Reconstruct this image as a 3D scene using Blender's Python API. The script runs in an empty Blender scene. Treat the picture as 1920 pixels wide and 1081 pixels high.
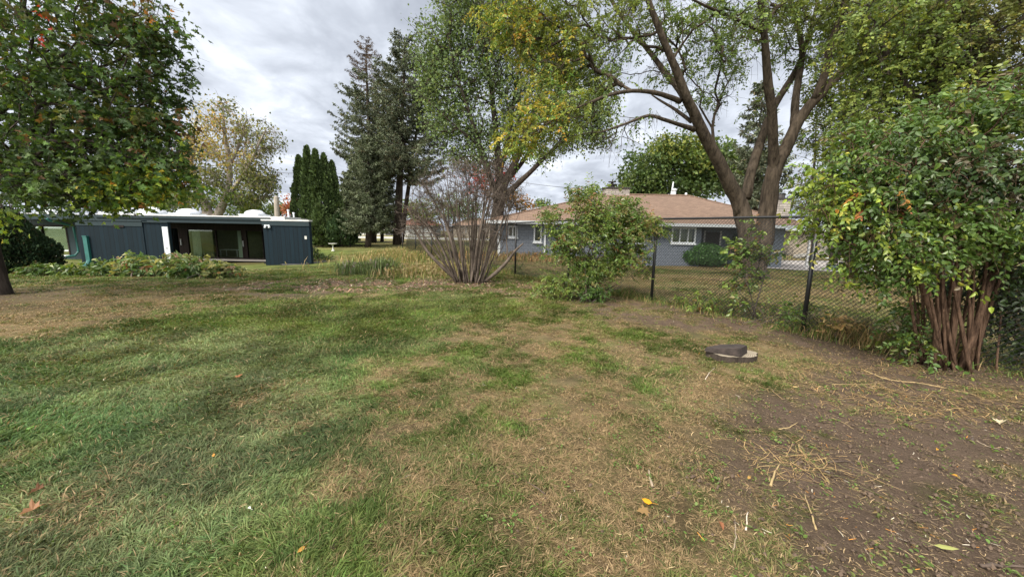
import bpy, math, random
import numpy as np
rng = np.random.default_rng(7)
random.seed(7)
sc = bpy.context.scene
COL = sc.collection
R = math.radians
# ------------------------------------------------------------------ camera
W, H, F = 1920.0, 1081.0, 693.0
EYE = np.array([0.0, 0.0, 1.6]); PITCH = math.atan(107.5/693); ROLL = 0.018
cf = np.array([0, math.cos(PITCH), -math.sin(PITCH)])
r0 = np.array([1.0, 0, 0]); u0 = np.array([0, math.sin(PITCH), math.cos(PITCH)])
cr = r0*math.cos(ROLL) + u0*math.sin(ROLL); cu = u0*math.cos(ROLL) - r0*math.sin(ROLL)
def ray(px, py):
    return cf + cr*((px-W/2)/F) + cu*((H/2-py)/F)
def at(px, py, Y):
    d = ray(px, py); return EYE + d*(Y/d[1])
def ss(a, b, x):
    t = np.clip((np.asarray(x, float)-a)/(b-a), 0, 1); return t*t*(3-2*t)
# ------------------------------------------------------------------ noise
_tab = rng.random((256, 256))
def vnoise(x, y):
    x = np.asarray(x, float); y = np.asarray(y, float)
    xi = np.floor(x).astype(int); yi = np.floor(y).astype(int)
    fx = x-xi; fy = y-yi; fx = fx*fx*(3-2*fx); fy = fy*fy*(3-2*fy)
    a = _tab[xi & 255, yi & 255]; b = _tab[(xi+1) & 255, yi & 255]
    c = _tab[xi & 255, (yi+1) & 255]; d = _tab[(xi+1) & 255, (yi+1) & 255]
    return (a*(1-fx)+b*fx)*(1-fy)+(c*(1-fx)+d*fx)*fy
def fbm(x, y, o=4):
    s = 0; a = .5; n = 0
    for i in range(o):
        s = s + a*vnoise(x*2**i+17.3*i, y*2**i-9.1*i); n += a; a *= .55
    return s/n
def zt(x, y):
    x = np.asarray(x, float); y = np.asarray(y, float)
    z = -.55*ss(9, 18, y)*ss(-2, -20, x)*(1-ss(28, 40, y))
    z = z - .15*ss(11, 20, y)*(1-ss(30, 42, y)) - .22*ss(12, 20, y)*ss(1, 6, x)*(1-ss(30, 45, y))
    z = z + (fbm(x*.6+3, y*.6)-.5)*.07*(1-ss(30, 50, y))
    return z
def G(px, py):
    d = ray(px, py)
    t = 0.5
    for i in range(4000):
        p = EYE + d*t
        h = p[2]-float(zt(p[0], p[1]))
        if h <= 0.002: break
        t += max(.003, h*.35)
        if t > 400: break
    return EYE + d*t
def gz(x, y): return float(zt(x, y))
# ------------------------------------------------------------------ mesh builder
class MB:
    def __init__(s): s.v = []; s.f = []; s.c = []; s.n = 0
    def add(s, v, faces, col=(1, 1, 1)):
        v = np.asarray(v, float).reshape(-1, 3)
        faces = np.asarray(faces, int)
        c = np.asarray(col, float)
        if c.ndim == 1: c = np.tile(c, (len(v), 1))
        s.v.append(v); s.c.append(c); s.f.append(faces+s.n); s.n += len(v)
    def polys(s, v, flist, col=(1, 1, 1)):
        v = np.asarray(v, float); c = np.tile(np.asarray(col, float), (len(v), 1))
        s.v.append(v); s.c.append(c)
        for f in flist: s.f.append(np.asarray(f, int)[None, :]+s.n)
        s.n += len(v)
    def box(s, lo, hi, col=(1, 1, 1)):
        x0, y0, z0 = lo; x1, y1, z1 = hi
        v = [(x0,y0,z0),(x1,y0,z0),(x1,y1,z0),(x0,y1,z0),(x0,y0,z1),(x1,y0,z1),(x1,y1,z1),(x0,y1,z1)]
        s.add(v, [(0,3,2,1),(4,5,6,7),(0,1,5,4),(1,2,6,5),(2,3,7,6),(3,0,4,7)], col)
        return s
    def tube(s, P, Rr, sides=6, col=(1, 1, 1), cap=True, lump=0.0):
        P = np.asarray(P, float); k = len(P); Rr = np.broadcast_to(np.asarray(Rr, float), (k,))
        T = np.gradient(P, axis=0); T /= (np.linalg.norm(T, axis=1)[:, None]+1e-9)
        ref = np.array([1.0, .1, 0]) if abs(T[:, 2]).mean() > .6 else np.array([0.05, 0, 1.0])
        X = np.cross(T, ref); X /= (np.linalg.norm(X, axis=1)[:, None]+1e-9); Y = np.cross(T, X)
        a = np.arange(sides)*2*np.pi/sides
        ring = np.cos(a)[None, :, None]*X[:, None, :] + np.sin(a)[None, :, None]*Y[:, None, :]
        rr = Rr[:, None]*np.ones(sides)[None, :]
        if lump: rr = rr*(1+lump*(rng.random((k, sides))-.5))
        v = (P[:, None, :] + ring*rr[:, :, None]).reshape(-1, 3)
        i = np.arange(k-1)[:, None]*sides; j = np.arange(sides)[None, :]; j2 = (j+1) % sides
        f = np.stack([i+j, i+j2, i+sides+j2, i+sides+j], -1).reshape(-1, 4)
        s.add(v, f, col)
        if cap:
            for b, idx in ((0, np.arange(sides)[::-1]), (k-1, np.arange(sides))):
                s.f.append((idx[None, :]+b*sides)+s.n-len(v))
        return s
    def lathe(s, c, prof, sides=24, col=(1, 1, 1)):
        prof = np.array(prof, float); a = np.arange(sides)*2*np.pi/sides
        v = np.stack([c[0]+prof[:, :1]*np.cos(a), c[1]+prof[:, :1]*np.sin(a), c[2]+np.repeat(prof[:, 1:], sides, 1)], -1).reshape(-1, 3)
        k = len(prof); i = np.arange(k-1)[:, None]*sides; j = np.arange(sides)[None, :]; j2 = (j+1) % sides
        f = np.stack([i+j, i+j2, i+sides+j2, i+sides+j], -1).reshape(-1, 4)
        s.add(v, f, col)
        s.f.append((np.arange(sides)+(k-1)*sides)[None, :]+s.n-len(v))
        s.f.append((np.arange(sides)[::-1])[None, :]+s.n-len(v))
        return s
    def build(s, name, mat, parent=None, smooth=False, loc=None):
        v = np.concatenate(s.v); c = np.concatenate(s.c)
        if parent is not None and loc is None: loc = None
        off = np.array(parent.location) if parent is not None and parent.type == 'EMPTY' and not parent.parent else np.zeros(3)
        if parent is not None and parent.get('_off') is not None: off = np.array(parent['_off'])
        if parent is None:
            off = np.array(loc) if loc is not None else np.zeros(3)
        v = v-off
        me = bpy.data.meshes.new(name)
        sizes = np.concatenate([np.full(len(f), f.shape[1]) for f in s.f])
        loops = np.concatenate([f.reshape(-1) for f in s.f])
        me.vertices.add(len(v)); me.vertices.foreach_set('co', v.astype(np.float32).ravel())
        me.loops.add(len(loops)); me.loops.foreach_set('vertex_index', loops.astype(np.int32))
        me.polygons.add(len(sizes))
        st = np.concatenate([[0], np.cumsum(sizes)[:-1]])
        me.polygons.foreach_set('loop_start', st.astype(np.int32))
        at_ = me.color_attributes.new('col', 'FLOAT_COLOR', 'POINT')
        cc = np.ones((len(v), 4), np.float32); cc[:, :3] = c; at_.data.foreach_set('color', cc.ravel())
        me.update(calc_edges=True); me.validate()
        me.polygons.foreach_set('use_smooth', np.full(len(me.polygons), bool(smooth)))
        o = bpy.data.objects.new(name, me); COL.objects.link(o)
        for m in (mat if isinstance(mat, (list, tuple)) else [mat]): me.materials.append(m)
        if parent is not None:
            o.parent = parent; o['_off'] = list(off)
            SUB.append(o)
        else:
            o.location = off
        return o
SUB = []
def thing(name, label, cat, loc, group=None):
    o = bpy.data.objects.new(name, None); COL.objects.link(o); o.location = loc
    o.empty_display_size = .3
    o['label'] = label; o['category'] = cat
    if group: o['group'] = group
    return o
def tag(o, label, cat, group=None, kind=None):
    o['label'] = label; o['category'] = cat
    if group: o['group'] = group
    if kind: o['kind'] = kind
    return o
# ------------------------------------------------------------------ materials
def newmat(name):
    m = bpy.data.materials.new(name); m.use_nodes = True
    nt = m.node_tree; b = nt.nodes['Principled BSDF']; out = nt.nodes['Material Output']
    return m, nt, b, out
def N(nt, t, **k):
    n = nt.nodes.new(t)
    for a, v in k.items():
        if a.startswith('i_'): n.inputs[a[2:].replace('_', ' ')].default_value = v
        else: setattr(n, a, v)
    return n
def L(nt, a, b): nt.links.new(a, b)
def ramp(nt, fac, stops):
    r = N(nt, 'ShaderNodeValToRGB'); L(nt, fac, r.inputs[0])
    e = r.color_ramp.elements
    while len(e) < len(stops): e.new(.5)
    for x, (p, c) in zip(e, stops): x.position = p; x.color = (*c, 1)
    return r.outputs[0]
def noise(nt, vec, scale, detail=4, rough=.55):
    n = N(nt, 'ShaderNodeTexNoise'); n.inputs['Scale'].default_value = scale
    n.inputs['Detail'].default_value = detail; n.inputs['Roughness'].default_value = rough
    if vec is not None: L(nt, vec, n.inputs['Vector'])
    return n.outputs['Fac']
def obco(nt, scale=(1, 1, 1), rot=(0, 0, 0)):
    t = N(nt, 'ShaderNodeTexCoord'); m = N(nt, 'ShaderNodeMapping')
    m.inputs['Scale'].default_value = scale; m.inputs['Rotation'].default_value = rot
    L(nt, t.outputs['Object'], m.inputs[0]); return m.outputs[0]
def bump(nt, b, h, st=.5, dist=.02):
    n = N(nt, 'ShaderNodeBump'); n.inputs['Strength'].default_value = st; n.inputs['Distance'].default_value = dist
    L(nt, h, n.inputs['Height']); L(nt, n.outputs[0], b.inputs['Normal'])
def plain(name, c, rough=.6, metal=0, var=.15, scale=6, bmp=0):
    m, nt, b, o = newmat(name)
    v = obco(nt); f = noise(nt, v, scale, 5)
    c = np.array(c)
    L(nt, ramp(nt, f, [(.3, tuple(c*(1-var))), (.7, tuple(np.minimum(c*(1+var), 1)))]), b.inputs['Base Color'])
    b.inputs['Roughness'].default_value = rough; b.inputs['Metallic'].default_value = metal
    if bmp: bump(nt, b, f, bmp)
    return m
def leafmat(name, tr=.3, rough=.5, spec=.3):
    m, nt, b, o = newmat(name)
    a = N(nt, 'ShaderNodeAttribute', attribute_name='col')
    L(nt, a.outputs['Color'], b.inputs['Base Color'])
    b.inputs['Roughness'].default_value = rough; b.inputs['Specular IOR Level'].default_value = spec
    t = N(nt, 'ShaderNodeBsdfTranslucent')
    mx = N(nt, 'ShaderNodeMixRGB', blend_type='MULTIPLY'); mx.inputs[0].default_value = 1
    L(nt, a.outputs['Color'], mx.inputs[1]); mx.inputs[2].default_value = (1.6, 1.5, .7, 1)
    L(nt, mx.outputs[0], t.inputs['Color'])
    s = N(nt, 'ShaderNodeMixShader'); s.inputs[0].default_value = tr
    L(nt, b.outputs[0], s.inputs[1]); L(nt, t.outputs[0], s.inputs[2]); L(nt, s.outputs[0], o.inputs[0])
    return m
def barkmat(name, c1, c2, sc_=8, st=.8):
    m, nt, b, o = newmat(name)
    v = obco(nt, (1, 1, .18)); f = noise(nt, v, sc_, 8, .7); g = noise(nt, obco(nt), 1.3, 3)
    mu = N(nt, 'ShaderNodeMath', operation='MULTIPLY_ADD'); L(nt, f, mu.inputs[0]); mu.inputs[1].default_value = .75
    m2 = N(nt, 'ShaderNodeMath', operation='MULTIPLY'); L(nt, g, m2.inputs[0]); m2.inputs[1].default_value = .25; L(nt, m2.outputs[0], mu.inputs[2])
    L(nt, ramp(nt, mu.outputs[0], [(.36, c1), (.62, c2)]), b.inputs['Base Color'])
    b.inputs['Roughness'].default_value = .95; b.inputs['Specular IOR Level'].default_value = .1
    bump(nt, b, f, st, .05)
    return m
M = {}
M['leaf'] = leafmat('leaf', .3, .5)
M['leafglossy'] = leafmat('leaf_glossy', .25, .38, .5)
M['needle'] = leafmat('needle', .12, .7, .2)
M['blade'] = leafmat('grass_blade', .25, .65, .25)
M['straw'] = leafmat('straw', .15, .8, .2)
M['bark'] = barkmat('bark_locust', (.02, .016, .012), (.12, .095, .072), 9, 1.0)
M['bark_dark'] = barkmat('bark_dark', (.022, .018, .015), (.09, .072, .06))
M['bark_pale'] = barkmat('bark_pale', (.16, .13, .11), (.42, .37, .32))
M['bark_red'] = barkmat('bark_shaggy', (.03, .018, .013), (.22, .14, .095), 22, 1.0)
M['twig'] = barkmat('twig_grey', (.042, .033, .027), (.2, .163, .135), 10)
M['teal'] = None
def boards(name, c, freq, axis, dark=.35):
    m, nt, b, o = newmat(name)
    v = obco(nt); sp = N(nt, 'ShaderNodeSeparateXYZ'); L(nt, v, sp.inputs[0])
    mu = N(nt, 'ShaderNodeMath', operation='MULTIPLY'); L(nt, sp.outputs[axis], mu.inputs[0]); mu.inputs[1].default_value = freq
    fr = N(nt, 'ShaderNodeMath', operation='FRACT'); L(nt, mu.outputs[0], fr.inputs[0])
    fl = N(nt, 'ShaderNodeMath', operation='FLOOR'); L(nt, mu.outputs[0], fl.inputs[0])
    wn = N(nt, 'ShaderNodeTexWhiteNoise', noise_dimensions='1D'); L(nt, fl.outputs[0], wn.inputs['W'])
    gt = N(nt, 'ShaderNodeMath', operation='GREATER_THAN'); L(nt, fr.outputs[0], gt.inputs[0]); gt.inputs[1].default_value = .12
    st = noise(nt, obco(nt, (6, 6, .35) if axis != 2 else (.5, .5, 8)), 3, 6, .7)
    c = np.array(c)
    base = ramp(nt, st, [(.25, tuple(c*.7)), (.75, tuple(c*1.3))])
    hs = N(nt, 'ShaderNodeMixRGB', blend_type='MULTIPLY'); hs.inputs[0].default_value = 1; L(nt, base, hs.inputs[1])
    mr = N(nt, 'ShaderNodeMapRange'); L(nt, wn.outputs['Value'], mr.inputs[0]); mr.inputs[3].default_value = .85; mr.inputs[4].default_value = 1.15
    L(nt, mr.outputs[0], hs.inputs[2])
    mx = N(nt, 'ShaderNodeMixRGB'); L(nt, gt.outputs[0], mx.inputs[0]); mx.inputs[1].default_value = (*(c*dark), 1); L(nt, hs.outputs[0], mx.inputs[2])
    L(nt, mx.outputs[0], b.inputs['Base Color']); b.inputs['Roughness'].default_value = .8; b.inputs['Specular IOR Level'].default_value = .25
    bump(nt, b, gt.outputs[0], .6, .01)
    return m
M['teal'] = boards('teal_board_siding', (.0036, .0135, .022), 4.2, 0, .5)
M['tealtrim'] = plain('teal_trim', (.008, .024, .031), .7)
M['tealpipe'] = plain('green_downpipe', (.022, .13, .12), .45)
M['darkwood'] = boards('dark_brown_boards', (.022, .014, .013), 5, 0, .4)
M['white'] = plain('white_paint', (.72, .76, .8), .5, var=.06)
M['whitedirty'] = plain('white_roof', (.66, .66, .66), .7, var=.12, scale=2)
M['dome'] = plain('skylight_acrylic', (.7, .73, .78), .25, var=.08, scale=1.5)
M['domegrey'] = plain('skylight_smoked', (.25, .26, .33), .2, var=.1)
M['curtain'] = plain('curtain', (.55, .62, .58), .9, var=.08)
M['black'] = plain('black_vinyl', (.012, .013, .015), .35, var=.1)
M['blackiron'] = plain('black_iron', (.02, .022, .025), .5)
M['darkroom'] = plain('dark_room', (.26, .26, .18), .9)
M['wicker'] = plain('wicker', (.32, .24, .1), .7, var=.35, scale=60)
M['stone'] = plain('grey_stone', (.32, .31, .29), .9, var=.3, scale=8, bmp=.6)
M['concrete'] = plain('concrete', (.4, .37, .35), .9, var=.12, scale=1.2, bmp=.1)
M['bath'] = plain('pale_concrete', (.6, .6, .56), .8)
M['asphalt'] = plain('asphalt', (.3, .3, .31), .9, var=.08, scale=.5)
M['gutter'] = plain('gutter_metal', (.5, .53, .55), .45, metal=.2, var=.08)
M['bluetrim'] = plain('bluegrey_paint', (.14, .165, .2), .6)
M['terracotta'] = plain('chimney_cap', (.04, .035, .035), .6)
M['greyblue'] = plain('planter_green', (.16, .25, .25), .7)
M['wood'] = plain('weathered_pole', (.36, .32, .27), .9, var=.2, scale=3)
M['cable'] = plain('cable_rubber', (.1, .1, .1), .8)
def brick(name, c1, c2, mortar, bw, rh, ms=.02, axes='xz', rough=.85, bst=.4, off=.5):
    m, nt, b, o = newmat(name)
    t = N(nt, 'ShaderNodeTexCoord'); sp = N(nt, 'ShaderNodeSeparateXYZ'); L(nt, t.outputs['Object'], sp.inputs[0])
    cb = N(nt, 'ShaderNodeCombineXYZ')
    if axes == 'xz':
        ad = N(nt, 'ShaderNodeMath', operation='ADD'); L(nt, sp.outputs[0], ad.inputs[0]); L(nt, sp.outputs[1], ad.inputs[1])
        L(nt, ad.outputs[0], cb.inputs[0]); L(nt, sp.outputs[2], cb.inputs[1])
    else:
        L(nt, sp.outputs[0], cb.inputs[0]); L(nt, sp.outputs[1], cb.inputs[1])
    br = N(nt, 'ShaderNodeTexBrick'); L(nt, cb.outputs[0], br.inputs['Vector'])
    br.inputs['Color1'].default_value = (*c1, 1); br.inputs['Color2'].default_value = (*c2, 1); br.inputs['Mortar'].default_value = (*mortar, 1)
    br.inputs['Scale'].default_value = 1; br.inputs['Brick Width'].default_value = bw; br.inputs['Row Height'].default_value = rh
    br.inputs['Mortar Size'].default_value = ms; br.inputs['Mortar Smooth'].default_value = .3; br.inputs['Bias'].default_value = 0
    n = noise(nt, t.outputs['Object'], 9, 6, .7)
    mx = N(nt, 'ShaderNodeMixRGB', blend_type='OVERLAY'); mx.inputs[0].default_value = .55
    L(nt, br.outputs['Color'], mx.inputs[1]); L(nt, n, mx.inputs[2])
    L(nt, mx.outputs[0], b.inputs['Base Color']); b.inputs['Roughness'].default_value = rough
    inv = N(nt, 'ShaderNodeMath', operation='SUBTRACT'); inv.inputs[0].default_value = 1; L(nt, br.outputs['Fac'], inv.inputs[1])
    bump(nt, b, inv.outputs[0], bst, .02)
    return m
M['shake'] = brick('grey_blue_shingle_siding', (.155, .18, .225), (.17, .195, .24), (.095, .112, .145), .28, .2, .014, 'xz')
M['roofshingle'] = brick('brown_roof_shingles', (.215, .143, .102), (.155, .102, .074), (.1, .066, .05), .32, .16, .012, 'xy', .95, .3)
M['limestone'] = brick('limestone_chimney', (.42, .38, .34), (.3, .27, .25), (.14, .13, .12), .5, .16, .015, 'xz')
M['darkshingle'] = brick('red_roof_far', (.24, .1, .07), (.2, .08, .06), (.12, .06, .05), .3, .2, .01, 'xy')
M['siding_white'] = plain('pale_siding', (.6, .6, .58), .8, var=.08)
M['tanwall'] = plain('tan_wall', (.36, .31, .25), .9, var=.12)
def glassmat():
    m, nt, b, o = newmat('window_glass')
    g = N(nt, 'ShaderNodeBsdfGlossy'); g.inputs['Roughness'].default_value = .02; g.inputs['Color'].default_value = (.9, .93, .9, 1)
    t = N(nt, 'ShaderNodeBsdfTransparent'); t.inputs['Color'].default_value = (.86, .9, .84, 1)
    fr = N(nt, 'ShaderNodeFresnel'); fr.inputs['IOR'].default_value = 1.5
    ad = N(nt, 'ShaderNodeMath', operation='MULTIPLY_ADD'); L(nt, fr.outputs[0], ad.inputs[0]); ad.inputs[1].default_value = .6; ad.inputs[2].default_value = .0
    s = N(nt, 'ShaderNodeMixShader'); L(nt, ad.outputs[0], s.inputs[0]); L(nt, t.outputs[0], s.inputs[1]); L(nt, g.outputs[0], s.inputs[2])
    L(nt, s.outputs[0], o.inputs[0]); return m
M['glass'] = glassmat()
# ------------------------------------------------------------------ ground cover fields
def poly_field(x, y, pts, soft):
    """1 inside the polygon, fading over soft metres outside/inside its edge"""
    x = np.asarray(x, float); y = np.asarray(y, float)
    P = np.array(pts)[:, :2]; n = len(P); inside = np.zeros(x.shape, bool); dmin = np.full(x.shape, 1e9)
    for i in range(n):
        a = P[i]; b = P[(i+1) % n]
        c = ((a[1] > y) != (b[1] > y)) & (x < (b[0]-a[0])*(y-a[1])/((b[1]-a[1]) if b[1] != a[1] else 1e-9)+a[0])
        inside ^= c
        d = b-a; t = np.clip(((x-a[0])*d[0]+(y-a[1])*d[1])/(d@d+1e-9), 0, 1)
        dmin = np.minimum(dmin, np.hypot(x-a[0]-t*d[0], y-a[1]-t*d[1]))
    s = np.where(inside, dmin, -dmin)
    return ss(-soft, soft, s)
DIRT = [(1460, 1180), (1465, 1081), (1400, 960), (1340, 860), (1370, 760), (1460, 730), (1560, 690), (1500, 655), (1380, 628), (1200, 608), (1130, 588), (1080, 572), (1130, 560), (1250, 566), (1400, 590), (1520, 618), (1680, 640), (1900, 680), (2400, 800), (2500, 1180)]
DIRTW = [G(*p) for p in DIRT]
MULCH = [G(*p) for p in [(395, 548), (470, 528), (620, 524), (800, 522), (960, 528), (1040, 545), (1000, 560), (860, 545), (700, 545), (560, 560), (440, 558)]]
blobs_g = [(480, 600, 1.8, .5), (620, 600, 1.7, .6), (560, 640, .9, .4), (90, 650, 1.6, .6), (90, 840, .6, .8), (40, 780, .5, .6), (240, 760, .5, .4), (650, 715, .5, .45), (1210, 630, .6, .6), (850, 575, 1.6, .35),
           (780, 590, 1.6, .4), (450, 680, .8, .2), (1090, 680, .35, .4), (230, 690, .9, .35), (1130, 625, .5, .3), (950, 560, 1.3, .15), (1150, 690, .3, .3), (700, 650, .8, .4), (300, 620, 1.2, .3), (880, 660, .5, .15), (620, 860, .25, .25)]
blobs_t = [(870, 635, .45, .8), (900, 618, .35, .6), (1010, 605, .9, .45), (1000, 640, .5, .3), (1000, 940, .55, .5), (860, 1040, .4, .45), (1180, 1000, .5, .6), (1120, 820, .7, .55), (920, 850, .45, .4), (1290, 740, .5, .5),
           (1230, 670, .5, .2), (60, 580, 2.2, .9), (250, 560, 2.6, .75), (420, 570, 1.5, .3), (1250, 870, .6, .6), (1100, 720, .5, .35), (740, 770, .35, .3), (800, 900, .35, .35), (1000, 780, .5, .4), (1350, 690, .5, .3), (150, 620, 1.0, .15), (1200, 620, .4, .15)]
blobs_p = [(230, 640, 1.0, .7), (420, 650, .8, .7), (500, 720, .7, .7), (330, 720, .7, .5), (560, 780, .5, .55), (200, 900, .5, .5), (420, 860, .5, .5), (640, 880, .4, .3), (550, 640, .7, .2), (800, 640, .6, .25), (330, 1000, .5, .45), (850, 560, 1.2, .3), (100, 980, .4, .3), (40, 740, .5, .4)]
def conv(bl): return [(G(a, b)[:2], r, w) for a, b, r, w in bl]
BG, BT, BP = conv(blobs_g), conv(blobs_t), conv(blobs_p)
def blobsum(x, y, bl):
    wx = x+(fbm(x*1.3+5, y*1.3)-.5)*.9; wy = y+(fbm(x*1.3-7, y*1.3+2)-.5)*.9
    s = np.zeros(np.shape(x))
    for c, r, w in bl: s = s+w*np.exp(-((wx-c[0])**2+(wy-c[1])**2)/(r*r))
    return s
FA = np.array([4.94, 6.10]); FD = np.array([-.528, .849])     # boundary fence: a post and the direction it runs
def fence_side(x, y): return (x-FA[0])*FD[1]-(y-FA[1])*FD[0]     # metres to the neighbour's side
C_LUSH = np.array([.1, .145, .032]); C_BLUE = np.array([.08, .14, .055]); C_PALE = np.array([.21, .235, .115])  # the pale tone is the sheen of the blades, put into their colour
C_TAN = np.array([.29, .205, .115]); C_OLIVE = np.array([.15, .145, .052]); C_DIRT = np.array([.118, .085, .062]); C_RED = np.array([.22, .1, .07])
def cover(x, y):
    """returns colour of the sward, dirt fraction, dry fraction, pale fraction"""
    x = np.asarray(x, float); y = np.asarray(y, float)
    n1 = fbm(x*.55+11, y*.55, 5); n2 = fbm(x*2.1, y*2.1+31, 4); n3 = fbm(x*.25-3, y*.25+8, 3); n4 = fbm(x*5+2, y*5, 3)
    green = blobsum(x, y, BG); tan = blobsum(x, y, BT); pale = blobsum(x, y, BP)
    near = 1-ss(13, 20, y)
    dry = .17+.36*ss(-1.6, 3.2, x-.1*y)*near + tan*.6 - green*.55 + (n1-.5)*1.0 + (n2-.5)*.8+(n4-.5)*1.6
    pd0 = poly_field(x, y, DIRTW, .5); dry = dry+pd0*.5
    dry = dry*near + (1-near)*(.3+(n3-.5)*1.1+(n2-.5)*.6)
    fs = fence_side(x, y); nb = ss(0, .6, fs)
    dry = dry*(1-nb) + nb*(.55+(n1-.5)*1.4+(n2-.5)*.8)
    dry = ss(.0, 1.05, dry)
    pal = np.clip(pale*1.2+.1+(n2-.5)*.9-green*.2, 0, 1)*near
    edge = (fbm(x*1.7+3, y*1.7+9, 5)-.5)*2.4
    dirt = poly_field(x+edge*.45, y+edge*.35, DIRTW, .3)
    far_d = ss(4.6, 6.5, y); dirt = dirt*(.35+.65*ss(.25, .52, n2*.5+n4*.5+.02))*(1-far_d*.75*(1-ss(.46, .6, n4*.6+n2*.4)))
    mul = poly_field(x+edge*.5, y+edge*.4, MULCH, .6)*ss(.3, .6, n2)*.9
    dirt = np.maximum(dirt, mul)
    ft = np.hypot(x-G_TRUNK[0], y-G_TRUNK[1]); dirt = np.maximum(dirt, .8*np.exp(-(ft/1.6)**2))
    for bx_, by_, br_ in BASES: dirt = np.maximum(dirt, .9*np.exp(-(((x-bx_)**2+(y-by_)**2)/(br_*br_))**1.5)*ss(.2, .5, n4+.1))  # bare soil ringed around plant bases, its darker colour doubling as contact shadow
    blue = ss(-.6, -2.2, x+(n1-.5)*2+(n2-.5)*2)*(1-ss(3, 6, y))*.75
    ol = (ss(.35, .65, n3*.4+n2*.6)*.75+.25*ss(-2, 2, x))[..., None]*near[..., None]
    lush = C_LUSH[None]*(1-blue[..., None])+C_BLUE[None]*blue[..., None]
    lush = lush*(1-ol*.7)+np.array([.15, .165, .04])*ol*.7
    far = ss(14, 20, y)[..., None]
    lush = lush*(1-far)+np.array([.13, .165, .045])*far
    drycol = C_TAN*(.55+.45*ss(.4, .75, n4)[..., None]) + (C_OLIVE*.4)*(1-ss(.4, .75, n4)[..., None])
    c = lush*(1-dry[..., None])+drycol*dry[..., None]
    c = c*(1-pal[..., None]*.75)+C_PALE*pal[..., None]*.75
    red = (ss(.5, .7, fbm(x*.8+40, y*.8))*nb*np.exp(-((x-8.6)**2+(y-15)**2)/12))[..., None]
    c = c*(1-red*.7)+C_RED*red*.7
    n5 = .5*fbm(x*3.3+9, y*3.3+1, 4)+.5*fbm(x*1.2+9, y*1.2+1, 3)
    c = c*(.8+.4*n1[..., None])*(.62+.7*ss(.32, .68, n5)[..., None])
    return c, dirt, dry, pal
G_TRUNK = G(12, 556)
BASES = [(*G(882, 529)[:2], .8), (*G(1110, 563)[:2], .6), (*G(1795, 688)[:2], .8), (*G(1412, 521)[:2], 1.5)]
# graded ground sheet
def axis(lo, a, b, hi, d, g=1.06):
    m = list(np.arange(a, b, d)); s = d
    x = b
    while x < hi: m.append(x); s *= g; x += s
    m.append(hi); s = d; x = a-d
    left = []
    while x > lo: left.append(x); s *= g; x -= s
    left.append(lo)
    return np.array(left[::-1]+m)
gx = axis(-420, -6, 6, 420, .045, 1.045); gy = axis(-60, 1.1, 6.5, 620, .045, 1.03)
XX, YY = np.meshgrid(gx, gy)
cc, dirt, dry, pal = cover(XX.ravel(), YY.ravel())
zz = zt(XX.ravel(), YY.ravel())
nearm = 1-ss(7, 12, YY.ravel())
zz += nearm*dirt*((fbm(XX.ravel()*7, YY.ravel()*7, 4)-.5)*.045+(fbm(XX.ravel()*2.2+5, YY.ravel()*2.2, 3)-.5)*.05) + nearm*(1-dirt)*(fbm(XX.ravel()*4, YY.ravel()*4, 3)-.5)*.03
soil = C_DIRT*(.75+.5*fbm(XX.ravel()*3, YY.ravel()*3+4)[:, None])
gc = cc*np.where(np.hypot(XX.ravel(), YY.ravel()) < 22, .6, .85)[:, None]*(1-dirt[:, None])+soil*dirt[:, None]  # sward colour painted darker under nearby blades, so the gaps look shaded and deep
mb = MB(); nxg, nyg = len(gx), len(gy)
i = np.arange(nyg-1)[:, None]*nxg+np.arange(nxg-1)[None, :]
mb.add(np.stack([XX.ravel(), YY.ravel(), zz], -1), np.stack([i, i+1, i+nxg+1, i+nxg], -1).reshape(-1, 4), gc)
m, nt, b, o = newmat('lawn_and_soil')
a = N(nt, 'ShaderNodeAttribute', attribute_name='col'); v = obco(nt)
f1 = noise(nt, v, 60, 6, .75); f2 = noise(nt, v, 6, 6, .7)
mx = N(nt, 'ShaderNodeMixRGB', blend_type='OVERLAY'); mx.inputs[0].default_value = .6; L(nt, a.outputs['Color'], mx.inputs[1]); L(nt, ramp(nt, f1, [(.3, (.25,)*3), (.7, (.75,)*3)]), mx.inputs[2])
mx2 = N(nt, 'ShaderNodeMixRGB', blend_type='OVERLAY'); mx2.inputs[0].default_value = .5; L(nt, mx.outputs[0], mx2.inputs[1]); L(nt, ramp(nt, f2, [(.3, (.3,)*3), (.7, (.7,)*3)]), mx2.inputs[2])
L(nt, mx2.outputs[0], b.inputs['Base Color']); b.inputs['Roughness'].default_value = .95; b.inputs['Specular IOR Level'].default_value = .1
f3 = noise(nt, v, 22, 8, .7); fa = N(nt, 'ShaderNodeMath', operation='ADD'); L(nt, f1, fa.inputs[0]); L(nt, f3, fa.inputs[1]); bump(nt, b, fa.outputs[0], 1.0, .025); M['ground'] = m
g = mb.build('ground', M['ground'], smooth=True); g['kind'] = 'structure'
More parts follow.
